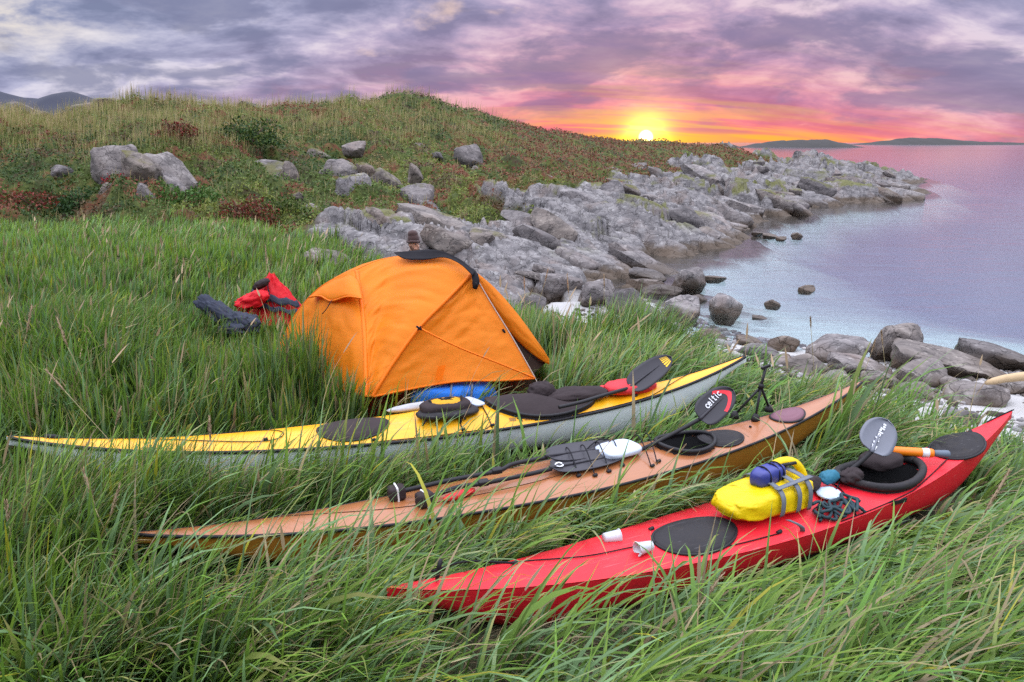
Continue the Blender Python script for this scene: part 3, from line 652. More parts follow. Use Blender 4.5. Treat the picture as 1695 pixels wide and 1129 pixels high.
class Kayak:
    def __init__(s, label, tl, tr, base, zmid, rl, rr, B, crown, hull_m, deck_m, cock, hatches, chine=0.0, blunt=.9, fore=(.0, .0), pe=2.0):
        s.base, s.zmid, s.rl, s.rr, s.B, s.crown, s.chine, s.blunt, s.pe = base, zmid, rl, rr, B, crown, chine, blunt, pe
        a = PZ(tl[0], tl[1], base + zmid + rl); b = PZ(tr[0], tr[1], base + zmid + rr)
        mid = (a + b) / 2; d = b - a; s.L = math.hypot(d.x, d.y); s.rz = math.atan2(d.y, d.x)
        s.root = empty('kayak', (mid.x, mid.y, base), s.rz, label, 'kayak', 'sea kayaks drawn up on the grass')
        s.M = Matrix.Translation((mid.x, mid.y, base)) @ Matrix.Rotation(s.rz, 4, 'Z'); s.Mi = s.M.inverted()
        s.fore = fore
        s.cx = s.cy = s.cl = s.cw = None
        if cock:
            c = s.at(cock[0], cock[1], zmid + crown * .6); s.cx, s.cy, s.cl, s.cw = c.x, 0.0, cock[2], cock[3]
        s.hull_m, s.deck_m = hull_m, deck_m
        s.build()
        for h in hatches: s.hatch(*h)
    def at(s, px, py, zl): return s.Mi @ PZ(px, py, s.base + zl)
    def t(s, x): return np.clip(2 * np.asarray(x, float) / s.L, -1, 1)
    def beam(s, x):
        t = np.abs(s.t(x)); return s.B * np.maximum(1 - t ** s.pe, 0) ** 1.05 * .965 + .016 * np.maximum(1 - t ** 30, 0)
    def sheer(s, x):
        t = s.t(x); return s.zmid + np.where(t < 0, s.rl, s.rr) * np.abs(t) ** 3.2
    def keel(s, x):
        t = np.abs(s.t(x)); sh = s.sheer(x); return .05 * t ** 4 + np.maximum(sh - .06 - .05 * t ** 4, 0) * sstep(t, s.blunt, 1.0) ** 1.3
    def dz(s, x, y):
        x = np.asarray(x, float); b = np.maximum(s.beam(x), 1e-4); u = np.clip(np.abs(y) / b, 0, 1)
        cr = s.crown * (b / s.B) ** .9
        if s.cx is not None:  # deck swells ahead of the cockpit
            f = (x - s.cx) * s.fore[0]; cr = cr + s.fore[1] * np.exp(-((f - .55) / .45) ** 2) - .02 * np.exp(-((f + .5) / .3) ** 2)
        return s.sheer(x) + cr * (1 - u ** 1.9)
    def P(s, x, y, up=0.0): return Vector((x, y, float(s.dz(x, y)) + up))
    def W(s, x, y, up=0.0): return s.M @ s.P(x, y, up)
    def build(s):
        nx, ny = 150, 25
        xs = np.sin(np.linspace(-1, 1, nx) * math.pi / 2 * .93) / math.sin(math.pi / 2 * .93) * s.L / 2
        us = np.linspace(-1, 1, ny); X = np.repeat(xs, ny); U = np.tile(us, nx); Y = U * s.beam(X); Z = s.dz(X, Y)
        q = grid_quads(nx, ny)
        if s.cx is not None:
            cxm = X[q].mean(1); cym = Y[q].mean(1); q = q[((cxm - s.cx) / s.cl) ** 2 + (cym / s.cw) ** 2 > .98]
        s.deck = fast_mesh('deck', np.stack([X, Y, Z], 1), q, s.deck_m, None, True, s.root)
        nh = 17; a = np.linspace(-1, 1, nh); X = np.repeat(xs, nh); A = np.tile(a, nx); ab = np.abs(A)
        k = s.keel(X); sh = s.sheer(X); b = s.beam(X)
        w = (1 - s.chine) * np.sin(ab * math.pi / 2) ** .8 + s.chine * np.interp(ab, [0, .5, .62, 1], [0, .74, .84, 1])
        hgt = (1 - s.chine) * (1 - np.cos(ab * math.pi / 2) ** 1.25) + s.chine * np.interp(ab, [0, .5, .62, 1], [0, .16, .26, 1])
        V = np.stack([X, np.sign(A) * w * b * .992, k + (sh - .004 - k) * hgt], 1)
        s.hull = fast_mesh('hull', V, grid_quads(nx, nh)[:, ::-1], s.hull_m, None, True, s.root)
    def seam(s, mat, r=.012):
        for sg in (-1, 1):
            xs = np.linspace(-s.L / 2 * .995, s.L / 2 * .995, 90)
            tube('seam_strip', [Vector((x, sg * float(s.beam(x)) * .995, float(s.sheer(x)) - .006)) for x in xs], r, mat, s.root, 6)
    def coaming(s, mat, r=.018, up=.035, name='coaming', well=True):
        n = 48; path = []
        for i in range(n + 1):
            q = 2 * math.pi * i / n; x = s.cx + s.cl * math.cos(q); y = s.cw * math.sin(q); path.append(s.P(x, y, up))
        o = tube(name, path, r, mat, s.root, 10)
        skirt_v = []; 
        for i in range(n + 1):
            q = 2 * math.pi * i / n
            for kk, (f, dzz) in enumerate(((1.03, -.01), (1.0, up))):
                x = s.cx + s.cl * f * math.cos(q); y = s.cw * f * math.sin(q); v = s.P(x, y); v.z = float(s.dz(x, y)) + dzz; skirt_v.append(v)
        mesh_obj('coaming_riser', skirt_v, grid_faces(n + 1, 2), mat, s.root)
        if well:
            vs = []; nr = 7
            for j in range(nr):
                f = j / (nr - 1)
                for i in range(n + 1):
                    q = 2 * math.pi * i / n; x = s.cx + s.cl * (1.0 - .22 * f) * math.cos(q); y = s.cw * (1 - .05 * f) * math.sin(q)
                    vs.append(Vector((x, y, (1 - f) * (float(s.dz(s.cx + s.cl * math.cos(q), s.cw * math.sin(q))) - .004) + f * .06)))
            fs = grid_faces(nr, n + 1); fs.append(tuple((nr - 1) * (n + 1) + i for i in range(n)))
            mesh_obj('cockpit_well', vs, fs, M_darkin, s.root)
            sv, sf = [], []
            for j in range(9):
                for i in range(9):
                    u, v = i / 8 * 2 - 1, j / 8 * 2 - 1
                    sv.append((s.cx - s.fore[0] * s.cl * .35 + u * s.cl * .34, v * s.cw * .7, .09 + .05 * (v * v) + .07 * max(0, -u * s.fore[0]) ** 2))
            mesh_obj('seat', sv, grid_faces(9, 9), M_rubber, s.root)
        return o
    def hatch(s, px, py, rx, ry, mat, name='hatch_cover', ring=True, yoff=None):
        c = s.at(px, py, s.zmid + s.crown * .8); cy = c.y if yoff is None else yoff
        lim = float(s.beam(c.x)) * .9 - ry; cy = max(-max(lim, 0), min(max(lim, 0), cy))
        vs, fs = [], []; n = 40; prof = [(0, .022), (.35, .021), (.6, .019), (.66, .015), (.72, .019), (.86, .017), (.93, .012), (1.0, .010), (1.04, .0), (1.04, -.012)]
        for (f, h) in prof:
            for i in range(n):
                q = 2 * math.pi * i / n; x = c.x + rx * f * math.cos(q); y = cy + ry * f * math.sin(q)
                vs.append(s.P(x, y, h + .004))
        for j in range(len(prof) - 1):
            for i in range(n): i2 = (i + 1) % n; fs.append((j * n + i, (j + 1) * n + i, (j + 1) * n + i2, j * n + i2))
        o = mesh_obj(name, vs, fs, mat, s.root)
        if ring:
            tube('hatch_rim', [s.P(c.x + rx * 1.05 * math.cos(2 * math.pi * i / n), cy + ry * 1.05 * math.sin(2 * math.pi * i / n), .004) for i in range(n + 1)], .009, M_black, o, 6)
        return o
    def line(s, pts, r=.0035, up=.006, name='deck_line', mat=None, world=False, n=24):
        """cord along the deck through (x, y) points"""
        cp = curve_pts([Vector((p[0], p[1], p[2] if len(p) > 2 else 0)) for p in pts], n)
        return tube(name, [s.P(p.x, max(-float(s.beam(p.x)) * .97, min(float(s.beam(p.x)) * .97, p.y)), up + p.z) for p in cp], r, mat or M_cord, s.root, 5)
    def linepx(s, pts, **k):
        q = []
        for p in pts:
            c = s.at(p[0], p[1], s.zmid + s.crown * .7); q.append((c.x, c.y, p[2] if len(p) > 2 else 0))
        return s.line(q, **k)
    def pads(s, pts):
        for p in pts:
            c = s.at(p[0], p[1], s.zmid + s.crown * .6); b = float(s.beam(c.x)) * .9; y = max(-b, min(b, c.y))
            o = mesh_obj('deck_fitting', *tube_data([s.P(c.x - .014, y, .004), s.P(c.x + .014, y, .010)], .011, 8), M_black, s.root)
YK = Kayak('yellow sea kayak with white hull lying in front of the tent', (10, 722), (1236, 588), .44, .27, .23, .31, .27, .07, M_white, M_yellow, (893, 672, .44, .21), [(585, 709, .24, .145, M_neo)], 0, .55, (-1, .05), 1.45)
YK.seam(M_black, .013)
OK_ = Kayak('wooden kayak with salmon deck and ochre hull between two others', (218, 882), (1428, 630), .41, .25, .19, .27, .265, .05, M_whull, M_wdeck, (1128, 735, .225, .165), [(1183, 721, .165, .125, M_rubber, 'hatch_cover', True, -.02)], .85, .50, (-1, .015), 1.5)
OK_.seam(M_black, .010)
RK = Kayak('red plastic kayak nearest the camera on the right', (640, 972), (1676, 680), .34, .27, .17, .29, .28, .05, M_red, M_red, (1447, 791, .33, .185), [(1150, 886, .25, .15, M_rubber), (1566, 752, .19, .14, M_rubber)], .35, .60, (-1, .03), 1.65)
# ---- yellow kayak fittings
YK.coaming(M_black, .013, .03, well=False)
def spray_cover(k, mat, name, dome=.05, f=1.02):
    n, nr = 48, 12; vs, fs = [], []
    for j in range(nr):
        r = j / (nr - 1) * f
        for i in range(n):
            q = 2 * math.pi * i / n; x = k.cx + k.cl * r * math.cos(q); y = k.cw * r * math.sin(q)
            wr = (float(vnoise(np.array(x * 14), np.array(y * 14), 4)) - .5) * .018 * (1 - r / f * .6)
            vs.append(k.P(x, y, .034 + dome * (1 - (r / f) ** 2) * (1 + .5 * math.cos(q + 2.6)) + wr))
    for j in range(nr - 1):
        for i in range(n): i2 = (i + 1) % n; fs.append((j * n + i, (j + 1) * n + i, (j + 1) * n + i2, j * n + i2))
    return mesh_obj(name, vs, fs, mat, k.root)
spray_cover(YK, M_neo, 'cockpit_cover', .035)
YK.linepx([(60, 737), (200, 741), (330, 737), (440, 731), (470, 722), (440, 716), (330, 722), (200, 732)], r=.0032)
YK.linepx([(620, 727), (700, 722), (770, 712), (812, 700)], r=.0035); YK.linepx([(770, 712), (752, 690), (742, 672)], r=.0045); YK.linepx([(815, 701), (790, 680), (772, 662)], r=.0045)
YK.linepx([(960, 692), (1060, 668), (1150, 640), (1200, 615)], r=.0032)
YK.pads([(770, 712), (815, 701), (440, 731), (960, 692), (1052, 664), (620, 727), (1010, 660)])
c = YK.at(100, 741, .34); YK.hatch(102, 739, .05, .02, M_black, 'end_fitting', False)
c = YK.at(862, 690, .33); yb = -float(YK.beam(c.x)) * .8
def decal(k, name, shapes, mat, up=.003):
    vs, fs = [], []
    for poly in shapes:
        o = len(vs); vs += [k.P(x, y, up) for x, y in poly]; fs.append(tuple(range(o, o + len(poly))))
    return mesh_obj(name, vs, fs, mat, k.root)
em = [[(c.x + .028 * math.cos(i * math.pi / 5 + 1.57) * (1 if i % 2 == 0 else .45), yb + .028 * math.sin(i * math.pi / 5 + 1.57) * (1 if i % 2 == 0 else .45)) for i in range(10)]]
decal(YK, 'emblem', em, M_black)
M_brownp = plain('brown_print', (.30, .12, .01), .5, .1, 40, 0)
for a, b in ((-.085, -.034), (.034, .085)): decal(YK, 'emblem_bar', [[(c.x + a, yb - .012), (c.x + b, yb - .012), (c.x + b, yb + .014), (c.x + a, yb + .014)]], M_brownp)
# ---- wooden kayak fittings
OK_.coaming(M_black, .015, .03)
OK_.hatch(1276, 690, .13, .10, plain('plum_rubber', (.16, .06, .085), .55, .2, 20, .2), 'hatch_cover', True, 0.0)
OK_.linepx([(300, 880), (520, 862), (700, 838), (860, 806), (960, 782)], r=.002, name='deck_joint', up=.002)
OK_.linepx([(1240, 712, 0), (1243, 713, .0)], r=.008, name='deck_plug')
# ---- red kayak fittings
RK.coaming(M_rubber, .026, .038)
RK.linepx([(705, 968, .03), (760, 962, .05), (830, 952, .02), (852, 946, 0)], r=.006); RK.linepx([(820, 944), (960, 930), (1080, 905), (1180, 905), (1290, 880)], r=.0035)
RK.linepx([(1420, 870), (1500, 820), (1570, 770), (1600, 748)], r=.0035); RK.linepx([(1530, 706), (1590, 712), (1630, 722)], r=.0045)
RK.pads([(852, 946), (1080, 905), (1290, 880), (1420, 868), (1600, 748), (1078, 880)])
a = RK.at(702, 962, .3); tube('carry_toggle', [RK.P(a.x, 0, .01), RK.P(a.x + .005, 0, .05), RK.P(a.x + .02, 0, .115)], [.010, .012, .012, .011], M_black, RK.root, 8, 1, 4)
b = RK.at(1475, 832, .25); mesh_obj('foot_track', *box_data((b.x, -float(RK.beam(b.x)) * .985, float(RK.sheer(b.x)) - .012), (.17, .012, .026), Euler((.1, .02, 0))), M_black, RK.root, False)
b = RK.at(1436, 756, .32)
# ---------------------------------------------------------------- helpers for soft gear
def lump(name, M, radii, mat, seed, amp=.12, freq=3.0, flat=.5, parent=None, power=1.0, nu=40, nv=24, top=None):
    """crumpled soft body: superellipsoid with folds, flattened below; M places it in the world"""
    vs = []
    for i in range(nu):
        a = 2 * math.pi * i / nu
        for j in range(nv):
            p = -math.pi / 2 + math.pi * j / (nv - 1)
            cs = lambda v: math.copysign(abs(v) ** power, v)
            d = Vector((cs(math.cos(p)) * cs(math.cos(a)), cs(math.cos(p)) * cs(math.sin(a)), cs(math.sin(p))))
            w = math.cos(p)
            n_ = float(fbm(np.array(d.x * freq + d.z * freq * .6 + seed), np.array(d.y * freq - d.z * freq * .5), 3, seed)) - .5
            fold = abs(float(vnoise(np.array(d.x * freq * 2.1 + seed), np.array(d.y * freq * 2.1 + d.z * freq), seed + 5)) - .5) - .25
            v = d * (1 + amp * 2 * n_ * min(1, w * 2 + .3) + amp * .9 * fold)
            v = Vector((v.x * radii[0], v.y * radii[1], v.z * radii[2] * (flat if v.z < 0 else 1)))
            if top: v = top(v)
            vs.append(M @ v)
    fs = []
    for i in range(nu):
        i2 = (i + 1) % nu
        for j in range(nv - 1): fs.append((i * nv + j, i2 * nv + j, i2 * nv + j + 1, i * nv + j + 1))
    return mesh_obj(name, vs, fs, mat, parent)
def place(k, x, y, up=0, rz=0, tilt=0, roll=0):
    return Matrix.Translation(k.W(x, y, up)) @ Matrix.Rotation(k.rz + rz, 4, 'Z') @ Matrix.Rotation(tilt, 4, 'Y') @ Matrix.Rotation(roll, 4, 'X')
def to_local(root, *objs):
    bpy.context.view_layer.update()
    for o in objs:
        o.data.transform(root.matrix_world.inverted()); o.parent = root
# ---------------------------------------------------------------- paddles
def blade_pt(u, v, L, Wd, asym=.12):
    """u 0..1 along blade, v -1..1 across"""
    w = Wd * (math.sin(min(1, u * 1.02) ** .62 * math.pi * .93 + .08)) ** .75 if u < 1 else 0
    w = Wd * max(0.0, (1 - abs(2 * (u ** .85) - 1) ** 2.6)) ** .55 + .012 * (1 - u)
    return Vector((u * L, v * w + asym * Wd * math.sin(u * math.pi) * .4, .05 * L * (u - .5) ** 2 + .012 * v * v))
def paddle(label, root_p, tip_p, face, bl, bw, shaft, mat_b=M_carbon, parts=None, shaft_r=.0145, flip=1):
    """root_p: where blade meets shaft, tip_p: blade tip, shaft: world points from blade root outwards"""
    root_p = Vector(root_p); ax = (Vector(tip_p) - root_p); L = bl or ax.length; ax.normalize()
    nrm = Vector(face); nrm = (nrm - ax * nrm.dot(ax)).normalized(); sd = nrm.cross(ax) * flip
    M = Matrix(((ax.x, sd.x, nrm.x, root_p.x), (ax.y, sd.y, nrm.y, root_p.y), (ax.z, sd.z, nrm.z, root_p.z), (0, 0, 0, 1)))
    e = empty('paddle', root_p, 0, label, 'paddle', 'kayak paddles')
    nu, nv = 26, 11; vs = [M @ blade_pt(i / (nu - 1), j / (nv - 1) * 2 - 1, L, bw) for i in range(nu) for j in range(nv)]
    b = solid(mesh_obj('blade', vs, grid_faces(nu, nv), mat_b), .006, 0)
    sp = tube('blade_spine', [M @ (blade_pt(u, 0, L, bw) + Vector((0, 0, .005))) for u in np.linspace(-.02, .72, 10)], [.014, .014, .013, .012, .011, .010, .008, .006, .004, .002], mat_b, None, 8)
    sh = tube('shaft', shaft, shaft_r, M_black, None, 10, 1, 24)
    to_local(e, b, sp, sh); sp.parent = b
    e_parts = {}
    def deco(name, polys, mat, up=.0055, side=1):
        V, Fc = [], []
        for poly in polys:
            o = len(V)
            for (u, v) in poly:
                p = blade_pt(u, v, L, bw); V.append(M @ Vector((p.x, p.y, p.z + up * side)))
            Fc.append(tuple(range(o, o + len(poly))))
        q = mesh_obj(name, V, Fc, mat, None, False); to_local(e, q); q.parent = b; return q
    return e, M, deco
def strips(u0, u1, v0, v1, n=6):
    return [[(u0 + (u1 - u0) * i / n, v0), (u0 + (u1 - u0) * (i + 1) / n, v0), (u0 + (u1 - u0) * (i + 1) / n, v1), (u0 + (u1 - u0) * i / n, v1)] for i in range(n)]
FONT = {  # strokes on a 1 x 1 box
 'c': [[(.95, .85), (.6, 1), (.2, .8), (.08, .5), (.2, .18), (.6, 0), (.95, .15)]], 'e': [[(.1, .52), (.9, .52), (.85, .82), (.5, 1), (.15, .8), (.08, .45), (.25, .1), (.6, 0), (.92, .15)]],
 'l': [[(.5, 1.5), (.5, 0)]], 't': [[(.45, 1.4), (.45, .15), (.7, 0), (.85, .05)], [(.1, 1), (.85, 1)]], 'i': [[(.5, 1), (.5, 0)], [(.5, 1.3), (.5, 1.42)]],
 'w': [[(.0, 1), (.25, 0), (.5, .8), (.75, 0), (1, 1)]], 'r': [[(.2, 1), (.2, 0)], [(.2, .6), (.5, .95), (.85, .95)]], 'n': [[(.15, 1), (.15, 0)], [(.15, .7), (.5, 1), (.85, .8), (.85, 0)]]}
def text_quads(word, x0, y0, cw, ch, th, adv=1.18):
    out = []
    for i, chh in enumerate(word):
        for st in FONT[chh]:
            for (a, b) in zip(st[:-1], st[1:]):
                p = Vector((x0 + i * cw * adv + a[0] * cw, y0 + a[1] * ch)); q = Vector((x0 + i * cw * adv + b[0] * cw, y0 + b[1] * ch))
                d = (q - p); d = d.normalized() if d.length else Vector((1, 0)); nn = Vector((-d.y, d.x)) * th / 2; p = p - d * th * .3; q = q + d * th * .3
                out.append([tuple(p + nn), tuple(q + nn), tuple(q - nn), tuple(p - nn)])
    return out
def text_on(M, word, cx, cz_, cw, ch, th, mat, parent, up, L, bw, name='lettering', rot=0.0, sx=1):
    V, Fc = [], []; tot = len(word) * cw * 1.18
    for poly in text_quads(word, -tot / 2, -ch / 2, cw, ch, th):
        o = len(V)
        for (a, b) in poly:
            a, b = a * sx, b; r = (a * math.cos(rot) - b * math.sin(rot), a * math.sin(rot) + b * math.cos(rot))
            V.append(M @ Vector((cx + r[0], cz_ + r[1], up + .05 * L * (max(0, cx + r[0]) / L - .5) ** 2 + .012 * ((cz_ + r[1]) / bw) ** 2)))
        Fc.append(tuple(range(o, o + len(poly))))
    q = mesh_obj(name, V, Fc, mat, None, False); to_local(parent, q); return q
# paddle on the yellow kayak
def toward(p, k=.02): 
    p = Vector(p); return p + (Vector((0, 0, CAM_Z)) - p).normalized() * k
def over(k, px, py, zl): return PZ(px, py, k.base + zl)
rp = over(YK, 1042, 642, .42); tp = PD(1111, 592, rp.y + .13)
sh = [rp, over(YK, 1000, 654, .43), over(YK, 960, 666, .43), over(YK, 925, 674, .42)]
pe, pm, deco = paddle('black paddle with yellow bars on its blade across the yellow kayak', rp, tp, Vector((-.15, -.8, .6)), None, .092, sh)
BLADE_L = (Vector(tp) - Vector(rp)).length
deco('yellow_bar', sum([strips(.80, .94, v, v + w, 4) for v, w in ((-.62, .20), (-.32, .20), (-.02, .16), (.22, .12), (.42, .07), (.56, .04))], []), M_yprint)
# paddle in the wooden kayak's cockpit, with red arc and white lettering
rp = over(OK_, 1158, 694, .46); tp = PD(1213, 646, rp.y + .10)
sh = [rp, over(OK_, 1125, 712, .40), over(OK_, 1075, 738, .33), over(OK_, 1040, 752, .30)]
pe, pm, deco = paddle('dark grey paddle with red arc and white lettering on its blade', rp, tp, Vector((.05, -.8, .6)), None, .10, sh)
Lb = (Vector(tp) - Vector(rp)).length
arc = []
for i in range(16):
    a0, a1 = -1.25 + 2.35 * i / 16, -1.25 + 2.35 * (i + 1) / 16
    f = lambda a, r: (min(.97, .38 + .57 * r * math.cos(a)), max(-.98, min(.98, .95 * r * math.sin(a))))
    arc.append([f(a0, .76), f(a1, .76), f(a1, .98), f(a0, .98)])
deco('red_arc', arc, M_rprint)
text_on(pm, 'celtic', Lb * .52, .038, .021, .030, .007, M_whitep, pe, .009, Lb, .10, rot=.10)
# paddle standing in the red kayak's cockpit
rp = over(RK, 1442, 748, .52); tp = PD(1468, 696, rp.y + .12)
M_pale = plain('smoke_blade', (.15, .16, .195), .4, .2, 40, .1, coat=.15)
pe, pm, deco = paddle('grey paddle with a row of white marks standing in the red kayak cockpit', rp, tp, Vector((.1, -.78, .62)), None, .108, [rp, over(RK, 1424, 765, .46), over(RK, 1402, 782, .40), over(RK, 1380, 798, .35)], M_pale)
Lb = (Vector(tp) - Vector(rp)).length
deco('white_marks', [[(u0, v0 - w0), (u1, v0 - w0 * 1.1), (u1, v0 + w1), (u0, v0 + w1 * .8)] for u0, u1, v0, w0, w1 in
     ((.08, .20, .0, .16, .16), (.24, .30, .04, .10, .12), (.32, .36, -.02, .11, .10), (.385, .43, .02, .10, .13), (.47, .56, .03, .10, .06), (.575, .61, .0, .14, .13), (.625, .68, .08, .08, .06), (.69, .73, .0, .14, .15), (.745, .80, -.04, .08, .10), (.815, .86, .02, .13, .12))], M_whitep, .011)
# two spare half paddles under the wooden kayak's bungees
def spare(label, pts, tip, seed):
    w = [over(OK_, p[0], p[1], .335 + p[2]) for p in pts]; rp = w[0]; tp = over(OK_, tip[0], tip[1], .335)
    e, m, d = paddle(label, rp, tp, Vector((0, -.25, 1)), None, .088, w, M_carbon, None, .0145)
    a = w[-1]; dr = (w[-1] - w[-2]).normalized()
    vs, fs = box_data(a + dr * .02, (.10, .085, .085), dr.to_track_quat('X', 'Z').to_euler())
    g = bevel(mesh_obj('end_cover', vs, fs, M_neo, None, False), .02, 3); to_local(e, g)
    for k, (o1, s1) in enumerate((((-.0), (.012, .092, .092)),)):
        vs, fs = box_data(a + dr * .02, s1, dr.to_track_quat('X', 'Z').to_euler()); q = bevel(mesh_obj('white_tape', vs, fs, M_whitep, None, False), .012, 2); to_local(e, q); q.parent = g
    c0 = w[2]; vs, fs = box_data(c0 + Vector((0, 0, .005)), (.07, .045, .035), Euler((.2, 0, .4))); q = bevel(mesh_obj('ferrule', vs, fs, M_black, None, False), .01, 2); to_local(e, q)
    return e, m, d
e1, m1, d1 = spare('spare bent-shaft paddle half, nearer of two on the wooden deck', [(912, 776, .0), (880, 784, 0.01), (800, 800, .01), (760, 806, .01), (708, 824, .0)], (1036, 752), 1)
d1('logo_ring', [[(.10 + .055 * math.cos(a) * r, .0 + .34 * math.sin(a) * r) for a, r in ((t0, 1), (t1, 1), (t1, .62), (t0, .62))] for t0, t1 in [(i * .52, (i + 1) * .52) for i in range(12)]], M_whitep, .016)
e2, m2, d2 = spare('spare bent-shaft paddle half, farther of two on the wooden deck', [(905, 757, .03), (850, 768, .03), (822, 780, .03), (740, 796, .03), (662, 814, .01)], (1030, 738), 2)
# bungees over them
for (a, b) in (((930, 752), (958, 792)), ((955, 748), (985, 790)), ((980, 744), (1008, 784)), ((1005, 738), (1030, 776)), ((1040, 730), (1078, 772)), ((930, 752), (1040, 735)), ((1062, 728), (1088, 768)), ((955, 770), (1040, 742))):
    OK_.linepx([(a[0], a[1], .0), ((a[0] + b[0]) / 2 - 5, (a[1] + b[1]) / 2 - 6, .085), (b[0], b[1], .0)], r=.0042, name='bungee', n=14)
OK_.pads([(958, 792), (985, 790), (1008, 784), (1030, 776), (1080, 772), (1090, 766)])
# grey-blue map case under the bungees
c = OK_.at(1024, 746, .34)
o = lump('map_case', place(OK_, c.x, c.y, .035, .1), (.15, .11, .032), M_greyblue, 3, .05, 2, .8, None, .55); tag(o, 'pale grey-blue case under bungees on the wooden kayak', 'case')
# red lanyard pouch
c = OK_.at(760, 822, .30)
o = lump('red_pouch', place(OK_, c.x, c.y, .02, .2), (.115, .03, .024), plain('red_webbing', (.55, .012, .015), .6, .2, 30, .5), 9, .14, 4, .8); tag(o, 'small red rolled pouch beside the spare paddles', 'pouch')
# tripod
def tripod():
    f = OK_.at(1246, 698, .30); b0 = OK_.W(f.x, f.y); e = empty('tripod', b0, 0, 'black mini tripod standing on the wooden kayak deck', 'tripod')
    top = PD(1268, 606, b0.y + .08) - b0; hub = top * .62
    objs = [tube('column', [hub - top * .1, top * .97], .011, M_black, e, 8), ]
    bevel(mesh_obj('head', *box_data(top * .985, (.075, .022, .022), Euler((0, -.3, .2))), M_black, e, False), .005)
    tube('collar', [hub - top * .03, hub + top * .05], .021, M_black, e, 10)
    for (px, py) in ((1216, 692), (1250, 700), (1272, 688)):
        q = OK_.at(px, py, .30); ft = OK_.W(q.x, q.y, .028) - b0
        lg = tube('leg', [hub, hub.lerp(ft, .5), ft], [.009, .010, .008], M_black, e, 8, 1, 3)
        vs, fs = tube_data([ft + Vector((0, 0, -.026)), ft + Vector((0, 0, .0)), ft + Vector((0, 0, .026))], [.034, .030, .016], 12); mesh_obj('foot', vs, fs, M_rubber, lg)
tripod()
# ---------------------------------------------------------------- gear on the yellow kayak
c = YK.at(738, 684, .37); c.y = max(c.y, -.07); M_bagy = fabric('yellow_mesh_bag', (.60, .30, .008), .05, 25)
e = empty('deck_bag', YK.W(c.x, c.y), 0, 'yellow and black deck bag strapped on the yellow kayak', 'bag')
b1 = lump('bag_body', place(YK, c.x, c.y, .055, .05), (.19, .105, .050), M_neo, 21, .05, 2.5, .9, None, .7)
b2 = lump('bag_rim', place(YK, c.x + .01, c.y - .02, .02, .05), (.235, .125, .040), M_rubber, 22, .05, 3, .8, None, .8)
b3 = lump('bag_panel', place(YK, c.x, c.y - .01, .072, .05), (.135, .075, .042), M_bagy, 23, .05, 2.5, .9, None, .7)
to_local(e, b1, b2, b3); b3.parent = b1
for (x0, y0, x1, y1) in ((-.2, -.12, .17, .10), (-.1, -.14, -.13, .12), (.08, -.14, .15, .11), (-.18, .02, .2, -.06), (-.02, -.14, .02, .12), (-.2, -.05, .2, .04), (.12, -.12, -.16, .10)):
    t_ = tube('strap', [YK.W(c.x + x0, c.y + y0, .02), YK.W(c.x + (x0 + x1) / 2, c.y + (y0 + y1) / 2, .118), YK.W(c.x + x1, c.y + y1, .02)], .007, M_cord, None, 6, 1, 12); to_local(e, t_)
c = YK.at(700, 672, .40); o = lump('folded_tarp', place(YK, c.x, .17, .03, .12), (.26, .04, .035), plain('pale_tarp', (.40, .40, .42), .7, .2, 12, .5), 25, .10, 4, .8)
tag(o, 'pale folded tarp beside the deck bag at the tent', 'tarp')
c = YK.at(784, 668, .40)
o = lump('folded_chart', place(YK, c.x, .02, .02, .4), (.05, .11, .012), plain('pale_blue_sheet', (.42, .48, .58), .5, .1, 12, .2), 27, .05, 3, .8, None, .5); tag(o, 'pale blue folded sheet between deck bag and cockpit', 'sheet')
c = YK.at(905, 662, .40)
for i, (dx, dy, rx, ry, rz_) in enumerate(((-.10, .06, .13, .07, .06), (.16, .03, .22, .075, .055))):
    pass
e = empty('spray_skirt', YK.W(YK.cx + .1, 0, .05), 0, 'crumpled black spray skirt lying on the yellow kayak cockpit', 'spray skirt')
l1 = lump('skirt_tube', place(YK, YK.cx + .02, .06, .085, .1), (.12, .085, .075), M_neo, 31, .22, 3.5, .8)
l2 = lump('skirt_deck', place(YK, YK.cx + .30, .01, .055, .05), (.27, .12, .055), M_neo, 33, .20, 4, .8)
to_local(e, l1, l2)
c = YK.at(1030, 640, .37); M_redbag = fabric('red_dry_bag', (.62, .035, .045), .05, 14)
e = empty('dry_bag', YK.W(c.x, c.y), 0, 'flat red dry bag under the paddle on the yellow kayak', 'dry bag')
l1 = lump('bag_body', place(YK, c.x + .02, .02, .035, .05), (.22, .12, .055), M_redbag, 41, .08, 3, .8, None, .75)
l2 = lump('rolled_top', place(YK, c.x - .22, .06, .05, .7), (.09, .03, .03), M_redbag, 43, .08, 3, .8, None, .75); to_local(e, l1, l2)
